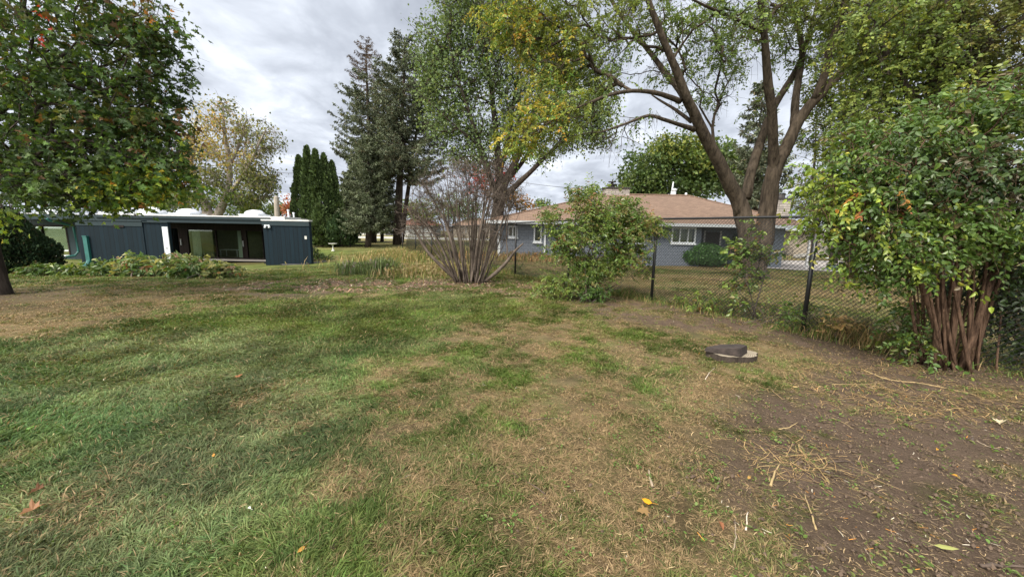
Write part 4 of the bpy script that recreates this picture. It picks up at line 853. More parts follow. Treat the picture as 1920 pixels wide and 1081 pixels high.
# downspouts
def dpipe(name, pts, r_, mat, parent, label=None):
    m_ = MB(); m_.tube(pts, [r_]*len(pts), 8); o_ = m_.build(name, mat, parent)
    if label: o_['label'] = label
    return o_
q = at(134, 450, 23.7)
xq = q[0]
dpipe('downspout', [(xq-.12, 22.72, 1.85), (xq-.1, 22.8, 1.72), (xq+.05, 23.3, 1.58), (xq+.2, 23.75, 1.4), (xq+.22, 23.8, -.2), (xq+.18, 23.6, -.45), (xq-.05, 23.3, -.5)], .065, M['tealpipe'], root)
q = at(163, 460, 18.85); m_ = MB(); m_.box((q[0]-.1, 18.79, -.62), (q[0]+.1, 18.897, .93)); m_.box((q[0]-.11, 18.77, .931), (q[0]+.11, 18.897, .98)); m_.tube([(q[0], 18.83, -.3), (q[0]+.02, 18.7, -.5), (q[0]+.1, 18.4, -.62)], [.09, .09, .09], 8)
m_.build('downspout', M['tealpipe'], root)
# white end board, vent, pipes
q0 = at(305, 450, 18.85)[0]; q1 = at(316, 450, 18.85)[0]
hb('end_board', [((q0+.02, 18.86, -.7), (q1, 18.897, 1.5))], M['white']); hb('board_lath', [((q0+.12, 18.85, .4), (q0+.2, 18.858, .44))], M['tealtrim'])
q = at(221, 424, 18.85); hb('wall_vent', [((q[0]-.27, 18.86, q[2]-.05), (q[0]+.27, 18.897, q[2]+.05))], M['darkwood'])
for px, hh in ((551, .32), (541, .5)):
    c = at(px, 405, 24.5); m_ = MB(); m_.tube([(c[0], c[1], 2.1), (c[0], c[1], 2.16+hh)], [.05, .05], 8); m_.tube([(c[0], c[1], 2.16+hh-.02), (c[0], c[1], 2.16+hh+.06)], [.075, .075], 8); m_.build('vent_pipe', M['white'], root)
q = at(500, 424, 20.6); m_ = MB(); m_.lathe((q[0]-.1, 20.62, 1.52), [(.02, 0), (.06, .02), (.05, .12), (.02, .14)], 10); m_.lathe((q[0]+.12, 20.62, 1.52), [(.02, 0), (.06, .02), (.05, .12), (.02, .14)], 10); m_.box((q[0]-.14, 20.6, 1.64), (q[0]+.16, 20.656, 1.7)); m_.build('flood_lamp', M['white'], root)
hb('small_plaque', [((at(571, 440, 20.6)[0]-.05, 20.67, .95), (at(571, 440, 20.6)[0]+.07, 20.697, 1.12))], M['bath'])
# wicker armchair seen through the glass
cx = at(394, 460, YG_+.9)[0]; cy = YG_+.95; z0 = zb_
w = thing('wicker_chair', 'round-backed tan wicker armchair behind the sliding glass', 'chair', (cx, cy, z0))
m_ = MB(); m_.lathe((cx, cy, z0+.40), [(.05, -.05), (.3, -.04), (.33, 0), (.3, .05), (.05, .07)], 20); m_.build('seat', M['wicker'], w)
m_ = MB(); aa = np.linspace(-.25, math.pi+.25, 17)
for hh, k in ((.9, 1.0), (.78, .98), (.66, .95), (.54, .9)): m_.tube([(cx+.42*k*math.cos(a), cy-.05-.36*k*math.sin(a), z0+hh-.28*(1-math.sin(max(0, min(a, math.pi))))**1.2) for a in aa], [.022]*17, 6)
for a in np.linspace(0, math.pi, 25): m_.tube([(cx+.3*math.cos(a), cy-.03-.25*math.sin(a), z0+.42), (cx+.42*math.cos(a), cy-.05-.36*math.sin(a), z0+.9-.28*(1-math.sin(a))**1.2)], [.014, .014], 4)
m_.build('backrest', M['wicker'], w)
for sx in (-1, 1):
    for sy in (-1, 1):
        m_ = MB(); m_.tube([(cx+sx*.22, cy+sy*.2, z0+.4), (cx+sx*.28, cy+sy*.26, z0)], [.022, .022], 6); m_.build('leg', M['wicker'], w)
tx = at(430, 470, YG_+1.6)[0]; ty = YG_+1.8
w = thing('side_table', 'low pale table inside the room right of the wicker chair', 'table', (tx, ty, z0))
m_ = MB(); m_.box((tx-.6, ty-.3, z0+.42), (tx+.6, ty+.3, z0+.46)); m_.build('tabletop', M['white'], w)
for sx in (-1, 1):
    for sy in (-1, 1): m_ = MB(); m_.box((tx+sx*.55-.02, ty+sy*.25-.02, z0), (tx+sx*.55+.02, ty+sy*.25+.02, z0+.42)); m_.build('leg', M['white'], w)
# ------------------------------------------------------------------ grey-blue ranch house
YH = 23.0
X0 = at(935, 450, YH)[0]; XC = at(1314, 450, YH)[0]; XG0 = at(1440, 450, YH)[0]; XG1 = at(1477, 450, YH)[0]
zE = 2.16; zgB = -.9
hs = thing('ranch_house', 'grey-blue shingled single-storey house with a brown hip roof beyond the fence', 'house', (6.0, 23.0, -.3))
def hh(name, boxes, mat, parent=hs):
    m_ = MB()
    for bx in boxes: m_.box(*bx)
    return m_.build(name, mat, parent)
wins = []
def wn(pa, pb, pt, pb2): a = at(pa, pt, YH); c = at(pb, pb2, YH); return (a[0], c[0], c[2], a[2])
W1 = wn(953, 970, 423, 445); W2 = wn(1001, 1015, 420, 454); W3 = wn(1260, 1303, 426, 456.5); W4 = wn(1165, 1209, 428, 458)
walls = []; xs = X0
for (a, c, z0_, z1_) in (W1, W2, W4, W3):
    walls += [((xs, YH, zgB), (a, YH+.2, zE+.1)), ((a, YH, zgB), (c, YH+.2, z0_)), ((a, YH, z1_), (c, YH+.2, zE+.1))]; xs = c
walls += [((xs, YH, zgB), (XC, YH+.2, zE+.1)), ((X0, YH+.201, zgB), (X0+.2, 33, zE+.1)), ((XC-.2, YH+.2, zgB), (XC, YH+2.6, zE+.1)),
          ((XG0, YH+.3, zgB), (XG0+.15, YH+8, zE+.1)), ((X0, 33, zgB), (XG1, 33.2, zE+.1))]
hh('wall', walls, M['shake'])
hh('porch_wall', [((XC, YH+2.6, zgB), (XG0, YH+2.8, zE+.1)), ((XG0+.151, YH+.3, zgB), (XG1, YH+.5, zE+.1)), ((XG1-.15, YH+.501, zgB), (XG1, YH+8, zE+.1))], M['bluetrim'])
for (x0, x1, z0_, z1_), ml_ in ((W1, [.5]), (W2, []), (W3, [.35, .68]), (W4, [.5])):
    f = glazed('window', x0, x1, YH-.03, z0_, z1_, ml_, M['white'], hs, fw=.085, dep=.12)
    m_ = MB(); m_.box((x0-.05, YH-.1, z0_-.08), (x1+.05, YH-.052, z0_-.002)); m_.build('sill', M['white'], f)
    m_ = MB(); m_.box((x0+.05, YH+.3, z0_), (x1-.05, YH+.32, z1_)); m_.build('curtain', M['darkroom'], f)
# trim, doors in the porch
hh('corner_board', [((X0-.06, YH-.03, zgB), (X0+.1, YH-.002, zE))], M['white']); q = at(1021, 470, YH)[0]
hh('downspout', [((q-.06, YH-.09, -.5), (q+.05, YH-.004, zE))], M['white'])
q0, q1 = at(1322, 450, YH+2.5)[0], at(1338, 450, YH+2.5)[0]
hh('door', [((q0, YH+2.53, -.3), (q0+1.0, YH+2.597, 1.75))], M['terracotta']); hh('door_frame', [((q0+1.0, YH+2.5, -.3), (q0+1.1, YH+2.596, 1.85)), ((q0-.1, YH+2.5, -.3), (q0-.003, YH+2.596, 1.85))], M['whitedirty'])
hh('porch_window', [((q0+1.9, YH+2.55, .2), (q0+4.6, YH+2.597, 1.7))], M['glass'])
# hip roof
xl, xr = at(913, 410, YH-.6)[0], at(1530, 425, YH-.6)[0]; yf, yb_ = YH-.6, 34.0
rl, rr_ = at(1135, 363, 28.3)[0], at(1291, 367, 28.3)[0]; zr = 4.42; yr = 28.3
v = [(xl, yf, zE), (xr, yf, zE), (xr, yb_, zE), (xl, yb_, zE), (rl, yr, zr), (rr_, yr, zr), (xl, yf, zE+.05), (xr, yf, zE+.05), (xr, yb_, zE+.05), (xl, yb_, zE+.05)]
m_ = MB(); m_.polys(v, [(6, 7, 5, 4), (7, 8, 5), (8, 9, 4, 5), (9, 6, 4), (0, 3, 2, 1), (0, 1, 7, 6), (1, 2, 8, 7), (2, 3, 9, 8), (3, 0, 6, 9)])
hroof = m_.build('roof', M['roofshingle'], hs)
m_ = MB(); m_.box((xl-.02, yf-.09, zE-.12), (xr+.02, yf-.003, zE+.06)); m_.box((xl-.09, yf-.09, zE-.12), (xl-.021, yb_, zE+.06)); m_.build('gutter', M['gutter'], hroof)
m_ = MB(); m_.tube([(rl, yr, zr+.02), (rr_, yr, zr+.02)], [.07, .07], 6); m_.tube([(xl, yf, zE+.06), (rl, yr, zr+.02)], [.06, .06], 6); m_.tube([(xr, yf, zE+.06), (rr_, yr, zr+.02)], [.06, .06], 6); m_.build('ridge_cap', M['roofshingle'], hroof)
c = at(1155, 360, 28.6); ch = MB(); ch.box((c[0]-.9, 28.2, 3.6), (c[0]+.9, 29.2, 4.86)); cho = ch.build('chimney', M['limestone'], hroof)
m_ = MB(); m_.box((c[0]-.98, 28.12, 4.861), (c[0]+.98, 29.28, 4.94)); m_.lathe((c[0]-.3, 28.7, 4.94), [(.2, 0), (.2, .2), (.34, .21), (.34, .25), (.1, .32), (.1, .4), (.3, .41), (.3, .45), (.02, .48)], 14); m_.build('chimney_cap', M['terracotta'], cho)
c = at(1467, 380, 25.6); ch = MB(); zz0 = 2.4; ch.box((c[0]-.42, 25.4, zz0), (c[0]+.42, 26.4, 4.0)); cho = ch.build('chimney', M['limestone'], hroof)
m_ = MB(); m_.box((c[0]-.47, 25.35, 4.001), (c[0]+.47, 26.45, 4.12)); m_.lathe((c[0], 25.9, 4.12), [(.3, 0), (.26, .25), (.3, .3), (.1, .31)], 10); m_.build('chimney_cap', M['terracotta'], cho)
c = at(1259, 350, 28.9); m_ = MB(); m_.tube([(c[0], 28.9, 4.2), (c[0]+.12, 28.9, 5.5)], [.06, .05], 8); m_.build('vent_pipe', M['white'], hroof)
c = at(1263, 360, 28.9); m_ = MB(); m_.lathe((c[0], 28.8, 4.3), [(.14, 0), (.14, .55), (.2, .56), (.2, .66), (.03, .7)], 12); m_.build('roof_vent', M['white'], hroof)
c = at(1285, 364, 28.6); m_ = MB(); m_.lathe((c[0], 28.5, 4.3), [(.09, 0), (.09, .3), (.05, .36)], 10); m_.build('roof_vent', M['white'], hroof)
# carport posts on the right and a bracket
m_ = MB(); q = at(1512, 450, YH)[0]; m_.box((q-.05, YH-.3, -.6), (q+.05, YH-.2, zE-.001)); m_.build('carport_post', M['whitedirty'], hs)
m_ = MB(); m_.tube([(XG1+.02, YH+.2, 1.35), (XG1+1.0, YH+.2, 1.55), (XG1+1.2, YH+.2, 2.1)], [.035]*3, 6); m_.build('bracket', M['blackiron'], hs)
# ------------------------------------------------------------------ stone neighbour building at the far right
x0, x1 = at(1480, 450, 36)[0], at(1600, 450, 36)[0]
nb = thing('stone_garage', 'low pale stone outbuilding seen through the mesh right of the ranch house', 'building', (x0, 36, 0))
def nbx(name, boxes, mat, parent=nb):
    m_ = MB()
    for bx in boxes: m_.box(*bx)
    return m_.build(name, mat, parent)
nbx('wall', [((x0, 36, -.5), (x1+6, 42, 2.0))], M['tanwall']); nbx('stone_pier', [((x0+2.6, 35.6, -.5), (x0+3.6, 35.99, 2.05))], M['limestone']); nbx('roof', [((x0-.4, 35.3, 2.06), (x1+6.4, 42.4, 2.22))], M['whitedirty'])
nbx('garage_door', [((x0+4.1, 35.92, -.3), (x0+6.6, 35.995, 1.7))], M['darkwood'])
# ------------------------------------------------------------------ boundary fence
fr = thing('chain_link_fence', 'black vinyl chain-link fence with slim round posts running back along the lot line', 'fence', (float(FA[0]), float(FA[1]), 0))
K0, K1 = -2, 8; SP = 3.05
pp = [FA+FD*SP*k for k in range(K0, K1+1)]
HF = 1.93
for k, p in enumerate(pp):
    z0 = gz(*p); m_ = MB(); m_.tube([(p[0], p[1], z0-.2), (p[0], p[1], z0+HF-.03)], [.033, .033], 12)
    m_.lathe((p[0], p[1], z0+HF-.09), [(.04, 0), (.04, .05), (.028, .1), (.008, .12)], 12); m_.build('post', M['black'], fr, smooth=True)
m_ = MB(); m_.tube([(p[0], p[1], gz(*p)+HF) for p in pp], [.022]*len(pp), 8); m_.build('top_rail', M['black'], fr, smooth=True)
m_ = MB(); m_.tube([(p[0], p[1], gz(*p)+.07) for p in pp], [.004]*len(pp), 4); m_.build('tension_wire', M['black'], fr)
LF = SP*(K1-K0); s0 = FA+FD*SP*K0; V_ = []; n_seg = 8
st = .066; nrm2 = np.array([FD[1], -FD[0]])
hts = np.array([gz(*p) for p in pp]); ks = np.arange(len(pp))*SP
m_ = MB(); hmesh = HF-.02
segs = []
for sgn in (1, -1):
    for i_ in range(int(LF/st)+26):
        a = i_*st+(0 if sgn > 0 else st/2) if sgn > 0 else i_*st-hmesh*.92*0
        s_a = (a-hmesh*.93) if sgn > 0 else a
        s_b = s_a+sgn*hmesh*.93 if sgn > 0 else a-hmesh*.93
        segs.append((s_a, s_b))
segs = np.array(segs); T_ = np.linspace(0, 1, 6)
S = segs[:, :1]+(segs[:, 1:]-segs[:, :1])*T_[None]; Zr = .04+T_[None]*(hmesh-.04)+0*S
ok = (S.min(1) > -.0) & (S.max(1) < LF); S, Zr = S[ok], Zr[ok]
sgnv = np.where(segs[ok][:, 1] > segs[ok][:, 0], 1, -1)
Pw = np.stack([s0[0]+FD[0]*S, s0[1]+FD[1]*S, np.interp(S, ks, hts)+Zr], -1)+np.concatenate([nrm2, [0]])[None, None]*(.026+.003*sgnv[:, None, None])
r_w = .005
off = [np.array([nrm2[0], nrm2[1], 0])*r_w, np.array([-nrm2[0]*.5+FD[0]*.8, -nrm2[1]*.5+FD[1]*.8, .3])*r_w, np.array([-nrm2[0]*.5-FD[0]*.8, -nrm2[1]*.5-FD[1]*.8, -.3])*r_w]
Vw = np.stack([Pw+o_ for o_ in off], 2)   # wires, steps, 3
nw = len(Pw); kk = np.arange(nw)[:, None, None]*18+np.arange(5)[None, :, None]*3; jj = np.arange(3)[None, None, :]; j2 = (jj+1) % 3
m_.add(Vw.reshape(-1, 3), np.stack([kk+jj, kk+j2, kk+3+j2, kk+3+jj], -1).reshape(-1, 4)); m_.build('wire_mesh', M['black'], fr)
# ------------------------------------------------------------------ bare lilac
def gb(px, py, dz=-.03): p = G(px, py); return np.array([p[0], p[1], gz(p[0], p[1])+dz])
lb0 = gb(882, 529); YLI = float(lb0[1])
rootl = thing('lilac_bush', 'large leafless lilac bush, many brown stems fanning up from one clump', 'shrub', tuple(float(q) for q in lb0))
ll = []; st_spec = []
for i_ in range(60):
    a = rng.uniform(-1, 1); s = lb0+np.array([a*.45, rng.uniform(-.3, .3), 0])
    tx_ = 880+a*112+rng.normal(0, 12); ty_ = 322+abs(a)**2*70+rng.uniform(-25, 40)
    e = at(tx_, ty_, YLI+rng.uniform(-.9, .9)); mid = s*.55+e*.45; mid[0] = s[0]+(e[0]-s[0])*rng.uniform(.28, .42); mid += rng.normal(0, .1, 3)
    m2 = mid*.5+e*.5+rng.normal(0, .13, 3)+np.array([0, 0, .1]); r_ = rng.uniform(.009, .025)
    ll.append((np.array([s, s*.6+mid*.4+rng.normal(0, .02, 3), mid, m2, e]), [r_*1.25, r_*1.1, r_*.85, r_*.55, r_*.25]))
def LI(rows): return limb([(a, b_, YLI+c, d) for a, b_, c, d in rows])
ll += [LI([(858, 528, 0, .05), (835, 505, -.1, .06), (808, 480, -.2, .052), (790, 455, -.2, .046), (782, 435, -.3, .036), (765, 420, -.3, .015)]),
       LI([(905, 530, 0, .05), (930, 512, -.2, .06), (953, 488, -.3, .05), (965, 470, -.3, .04), (981, 456, -.3, .018)]),
       LI([(800, 472, -.2, .022), (792, 440, 0, .018), (795, 400, .1, .012), (785, 360, .1, .006)]),
       LI([(953, 488, -.3, .02), (948, 440, -.1, .016), (955, 390, 0, .012), (965, 345, .1, .006)]),
       LI([(868, 528, 0, .045), (850, 470, -.4, .05), (838, 420, -.4, .038), (815, 380, .2, .02), (800, 350, .2, .01)]),
       LI([(890, 528, .1, .045), (893, 470, -.4, .05), (905, 410, -.4, .038), (915, 360, .2, .02), (930, 318, .2, .008)]),
       LI([(783, 437, -.3, .016), (815, 436, -.2, .016), (838, 442, -.2, .02)])]
A_ = []
for (px, py, rx, rz, n) in [(880, 360, 1.7, .85, 520), (820, 390, 1.0, .7, 230), (940, 370, .85, .85, 240), (800, 360, .5, .5, 80), (870, 318, 1.0, .35, 160), (935, 312, .5, .4, 80), (860, 440, 1.5, .5, 80), (930, 440, .6, .5, 50), (790, 420, .5, .35, 50), (775, 400, .5, .5, 80), (765, 430, .3, .3, 30)]:
    A_.append(ell(at(px, py, YLI), (rx, 1.0, rz), n, .6))
A_ = np.concatenate(A_)
polys, br, tp, td = grow(ll, A_, .005, .25, .25, .3, .42, .35)
m_ = MB()
for P, r_ in polys: m_.tube(P, r_, 7, lump=.12)
for P, r_ in br: m_.tube(P, r_, 4 if r_[0] > .01 else 3, cap=False)
for j in range(len(tp)):
    for q in range(3):
        d = td[j]*.8+rng.normal(0, .6, 3)+(0, 0, .3); d /= np.linalg.norm(d); Lq = rng.uniform(.1, .32); s = tp[j]-td[j]*rng.random()*.2
        m_.tube([s, s+d*Lq], [.0045, .0025], 3, cap=False)
m_.build('stem', M['twig'], rootl, smooth=True)
m_ = MB(); n = 150; I = rng.integers(0, len(tp), n); I = I[np.argsort(tp[I][:, 2]+rng.normal(0, .5, n))][:110]
leaves(m_, tp[I]+rnd(len(I), s=.05), rnd(len(I), (0, 0, -.5)), rnd(len(I), (0, 0, .5)), .05*(.6+.8*rng.random(len(I))), pal_cols([(3, (.16, .13, .07)), (2, (.14, .2, .04)), (2, (.3, .13, .09))], len(I)), OV)
m_.build('foliage', M['leaf'], rootl)
# ------------------------------------------------------------------ shrubs
def bush(name, label, px, py, stems, blobs_, tpl, size, K, rc, spray=None, mat='leafglossy', bark='twig', cat='shrub', rtip=.004, seg=.2, dY=0, group=None, droop=.3, spread=.15, crown_name='foliage', trunk_name='stems', jit=.3, twiglets=0, hgt=.5, sr=.018):
    b = gb(px, py); Y = float(b[1])+dY
    B = [blob(q[0], q[1], Y+q[2], q[3], q[4], q[5], q[6], q[7], q[8] if len(q) > 8 else 1) for q in blobs_]
    cen = np.mean([q[0] for q in B], axis=0)
    lim = []
    for i_ in range(stems):
        s = b+np.array([rng.normal(0, spread), rng.normal(0, spread), 0]); k = B[rng.integers(len(B))]
        e = np.array(k[0])+rng.normal(0, .4, 3)*np.array(k[1]); e[2] = max(e[2], b[2]+.1); e = s+(e-s)*hgt; mid = s*.5+e*.5+rng.normal(0, .04, 3); mid[2] += .1*np.linalg.norm(e-s)
        r_ = sr*rng.uniform(.6, 1.3); lim.append((np.array([s, mid, e]), [r_*1.2, r_*.85, r_*.5]))
    return tree(name, label, cat, b, lim, B, M[bark], M[mat], tpl, size, K, rc, group, rtip=rtip, seg=seg, spray=spray, droop=droop, twiglets=twiglets, crown_name=crown_name, trunk_name=trunk_name, jit=jit, up=.35, wob=.1)
bush('green_shrub', 'loose arching green shrub before the fence, right of the bare lilac', 1108, 563, 22,
  [(1130, 430, 0, .85, .7, .5, 120, P_BUSH), (1060, 450, 0, .45, .6, .5, 60, P_BUSH), (1190, 420, .1, .5, .5, .3, 56, P_BUSH), (1235, 425, .1, .28, .3, .16, 18, P_BUSH), (1100, 385, 0, .5, .5, .3, 44, P_BUSH), (1075, 365, 0, .18, .2, .14, 10, P_BUSH, .9), (1165, 385, 0, .4, .4, .22, 30, P_BUSH), (1030, 400, 0, .25, .4, .2, 16, P_BUSH),
   (1120, 500, -.1, .5, .4, .3, 66, P_BUSH), (1060, 530, 0, .5, .4, .25, 34, P_BUSH, .9), (1170, 475, 0, .5, .5, .3, 64, P_BUSH), (1110, 550, -.15, .3, .3, .1, 18, [(3, GRN_M), (2, GRN_L)]), (1020, 545, .1, .3, .3, .12, 10, P_BUSH, .8), (1215, 505, .2, .3, .2, .14, 8, P_BUSH, .7), (1178, 370, 0, .07, .1, .1, 4, P_BUSH, .7), (1110, 352, 0, .1, .1, .1, 5, P_BUSH, .7)],
  OVN, .068, 5.2, .22, spray=(.25, 5), sr=.016)
bush('fence_sapling', 'spindly sapling with mottled leaves growing against the mesh in front of the big locust trunk', 1415, 598, 4,
  [(1408, 455, 0, .25, .2, .32, 40, P_BUSH), (1385, 480, 0, .2, .2, .2, 24, P_BUSH), (1440, 475, 0, .3, .2, .12, 20, P_BUSH), (1365, 465, 0, .12, .15, .12, 10, P_BUSH), (1410, 520, 0, .3, .2, .25, 34, P_BUSH), (1375, 535, 0, .14, .15, .2, 12, P_BUSH), (1412, 425, 0, .1, .1, .1, 7, P_BUSH), (1395, 570, 0, .3, .2, .15, 16, P_BUSH)],
  OV, .075, 1.9, .13, spray=(.2, 4), spread=.05, sr=.012, hgt=.8, dY=.15)
for (px, lab, wd, ht, pl_) in [(1330, 'low scraggly weeds at the fence foot left of the sapling', .45, .22, P_BUSH), (1462, 'leafy green weeds at the fence foot between the sapling and the near post', .5, .3, P_SHR), (1545, 'darker broad-leaved weeds just right of the near fence post', .45, .32, P_SHR), (1625, 'tangled dry tan weeds poking through the fence near the big shrub', .45, .35, [(3, (.3, .2, .1)), (2, (.38, .28, .13)), (1, (.1, .12, .03))]), (1265, 'small weeds below the mesh by the middle fence post', .4, .18, P_BUSH), (1000, 'low green weeds at the fence foot between the lilac and the arching shrub', .6, .22, P_BUSH), (1690, 'green vine-like weeds at the fence beside the big shrub base', .35, .35, P_SHR)]:
    p = FA+FD*np.interp(px, [1000, 1265, 1330, 1462, 1545, 1625, 1690], [10.2, 2.1, 1.45, .35, -.25, -.8, -1.3])
    b = np.array([p[0]+.12, p[1]+.12, gz(*p)-.02]); z = b[2]
    B = [(b+np.array([rng.normal(0, wd*.5), rng.normal(0, .1), ht*.7]), (wd, .22, ht*.8), 34, pl_, 1), (b+np.array([rng.normal(0, wd*.7), 0, ht*1.2]), (wd*.4, .15, ht*.8), 12, pl_, 1)]
    lim = [(np.array([b+(rng.normal(0, wd*.6), rng.normal(0, .08), 0), b+(rng.normal(0, wd*.6), rng.normal(0, .08), ht*1.2)]), [.006, .003]) for _ in range(7)]
    tree('weed_clump', lab, 'weeds', b, lim, B, M['twig'], M['leaf'], OVN, .07, 1.6, .12, 'weeds along the fence', rtip=.002, seg=.12, spray=(.16, 3), droop=.3, twiglets=2, crown_name='foliage', trunk_name='stems', up=.3)
# big shrub at the right edge
bs = gb(1795, 688); YZ = float(bs[1])
rs = []
for i_ in range(36):
    a = -1+2*i_/35+rng.normal(0, .06); s = bs+np.array([a*.30, rng.uniform(-.22, .22), -.02])
    px = 1800+a*95+rng.normal(0, 8); e = at(px, 470+rng.uniform(-40, 30), YZ+rng.uniform(-.3, .4)); mid = s*.5+e*.5+rng.normal(0, .03, 3); r_ = rng.uniform(.006, .018)
    rs.append((np.array([s, mid, e, e+(e-mid)*.4+rng.normal(0, .06, 3)]), [r_*1.3, r_, r_*.8, r_*.4]))
rs += [limb([(1762, 688, YZ, .032), (1752, 600, YZ, .026), (1725, 530, YZ, .03), (1700, 440, YZ-.1, .016), (1680, 400, YZ-.1, .01)]),
       limb([(1800, 690, YZ-.1, .034), (1835, 600, YZ-.1, .03), (1860, 520, YZ-.1, .035), (1890, 420, YZ-.1, .02), (1896, 350, YZ, .01)]),
       limb([(1780, 690, YZ, .03), (1795, 560, YZ, .027), (1810, 440, YZ, .03), (1805, 380, YZ, .018), (1795, 330, YZ, .01)]),
       limb([(1750, 690, YZ-.05, .03), (1765, 560, YZ-.05, .03), (1740, 420, YZ, .022), (1700, 360, YZ+.1, .012)])]
Bz = []
for q in [(1620, 330, 0, .55, .5, .3, 70, P_SHR), (1565, 350, 0, .26, .3, .06, 18, P_SHRY), (1530, 392, -.05, .22, .2, .03, 10, P_SHRY), (1560, 415, 0, .22, .25, .05, 10, P_SHRY), (1525, 322, 0, .2, .2, .03, 7, P_SHRY), (1590, 295, .1, .26, .3, .1, 18, P_SHR), (1600, 385, 0, .3, .3, .12, 26, P_SHR), (1620, 250, .2, .35, .4, .18, 26, P_SHR),
          (1660, 420, -.1, .5, .45, .26, 60, P_SHR), (1610, 440, -.1, .3, .35, .16, 26, P_SHR), (1700, 330, 0, .6, .55, .35, 90, P_SHRD), (1720, 250, .1, .65, .55, .3, 90, P_SHR), (1800, 225, .1, .6, .55, .22, 70, P_SHR), (1880, 200, .1, .55, .55, .3, 70, P_SHR), (1800, 300, 0, .6, .55, .3, 80, P_SHRD), (1880, 320, -.1, .6, .55, .35, 90, P_SHRD),
          (1760, 400, -.1, .55, .5, .26, 80, P_SHR), (1850, 420, -.2, .55, .5, .26, 80, P_SHR), (1910, 430, -.2, .5, .5, .3, 60, P_SHRD), (1700, 470, -.2, .35, .35, .18, 36, P_SHR), (1660, 500, -.1, .28, .3, .14, 20, P_SHR), (1760, 460, -.25, .35, .3, .16, 30, P_SHR), (1590, 500, -.05, .07, .12, .04, 4, P_SHRY), (1640, 372, -.15, .3, .2, .12, 16, P_SHRO, .5), (1740, 480, -.35, .2, .15, .1, 8, P_SHRY),
          (1900, 500, 0, .35, .4, .24, 40, P_SHRD), (1890, 570, .25, .35, .3, .28, 34, P_SHRD), (1915, 620, .15, .25, .3, .22, 22, P_SHRD), (1700, 590, .25, .22, .2, .2, 12, P_SHR), (1690, 640, .1, .16, .16, .12, 10, P_SHR), (1727, 672, -.05, .08, .1, .05, 4, P_SHR), (1790, 540, .5, .4, .2, .25, 24, P_SHRD), (1960, 350, -.1, .6, .6, .6, 90, P_SHRD), (1960, 560, 0, .4, .4, .4, 34, P_SHRD), (1900, 150, .2, .4, .5, .15, 20, P_SHR), (1740, 200, .3, .3, .3, .12, 12, P_SHR)]:
    Bz.append(blob(q[0], q[1], YZ+q[2], q[3], q[4], q[5], q[6], q[7], q[8] if len(q) > 8 else 1))
tree('honeysuckle_shrub', 'huge arching shrub at the right edge over a clump of shaggy brown stems', 'shrub', bs, rs, Bz, M['bark_red'], M['leafglossy'], OV, .06, 2.9, .2,
     rtip=.0036, seg=.16, spray=(.3, 6), droop=.75, twiglets=1, jit=.2, crown_name='foliage', trunk_name='stems', lumpy=.15)
P_PEO = [(4, (.08, .14, .045)), (3, (.15, .22, .08)), (1.5, (.28, .28, .12)), (.4, (.26, .14, .07))]
P_PEOY = [(3, (.26, .27, .1)), (4, (.13, .19, .06)), (.5, (.3, .17, .09)), (1, (.38, .36, .18))]
bush('peony_bush', 'left one of two bushy peonies before the teal wall, greener with rusty tips', 245, 517, 14, [(225, 503, 0, .7, .5, .32, 60, P_PEO), (270, 500, 0, .7, .5, .32, 60, P_PEO), (245, 493, 0, .8, .4, .22, 40, P_PEOY), (205, 512, 0, .4, .4, .14, 20, P_PEO), (292, 512, 0, .4, .4, .16, 20, P_PEO)], OVN, .17, 2.2, .16, spray=(.24, 3), spread=.4, cat='shrub')
bush('peony_bush', 'right one of the two peonies, paler and browner, below the glass doors', 380, 519, 16, [(345, 500, 0, .6, .5, .34, 54, P_PEOY), (340, 490, 0, .5, .4, .2, 26, P_PEOY), (380, 506, 0, .7, .5, .26, 50, P_PEO), (425, 508, 0, .7, .5, .2, 44, P_PEOY), (400, 498, 0, .5, .4, .16, 20, P_PEOY), (350, 512, -.1, .5, .4, .2, 30, [(3, GRN_M), (2, GRN_L)])], OVN, .16, 2.2, .16, spray=(.24, 3), spread=.5, cat='shrub')
bush('ground_plant', 'low strip of green ground plants beside the dark evergreen shrub', 110, 517, 14, [(70, 512, 0, .7, .4, .1, 40, P_SHR), (110, 511, 0, .8, .4, .1, 50, P_SHR), (155, 511, .1, .5, .4, .1, 26, P_SHR)], OVN, .13, 2.0, .14, spray=(.18, 3), spread=.7, cat='plants')
bush('leafy_plant', 'small clump of green blades at the foot of the lower downpipe', 172, 500, 8, [(172, 495, 0, .5, .3, .2, 40, [(3, GRN_L), (2, GRN_M)])], OVN, .2, 2.2, .12, spread=.2, cat='plant', hgt=.4)
bush('leafy_plant', 'tall dark green plant leaning off the right end of the teal wall', 600, 488, 10, [(596, 478, 0, .5, .6, .35, 50, P_SHR), (612, 484, 0, .5, .5, .22, 36, P_FAR), (590, 465, 0, .25, .4, .25, 14, P_FAR)], OVN, .16, 2.6, .16, spread=.3, cat='plant')
bush('leafy_plant', 'grey-green tuft at the left foot of the teal end wall', 490, 486, 6, [(488, 479, 0, .35, .3, .18, 20, P_SPRB)], OVN, .12, 3, .12, spread=.15, cat='plant')
for px, lab, pl_ in [(515, 'bright green low plant, first in the edged bed at the teal end wall', [(2, GRN_L), (1, YG)]), (541, 'yellowish rounded low plant in the middle of the edged bed', [(3, (.22, .2, .06)), (1, GRN_L)]), (560, 'bluish-grey low plant in the edged bed beside the stone block', [(3, (.14, .19, .16)), (1, GRN_M)])]:
    bush('bed_plant', lab, px, 491, 4, [(px, 488, -.1, .32, .2, .12, 20, pl_)], OVN, .11, 3, .09, spread=.12, cat='plant', group='plants in the edged bed')
p0, p1, p2, p3 = gb(497, 494), gb(530, 497), gb(575, 496), gb(612, 490)
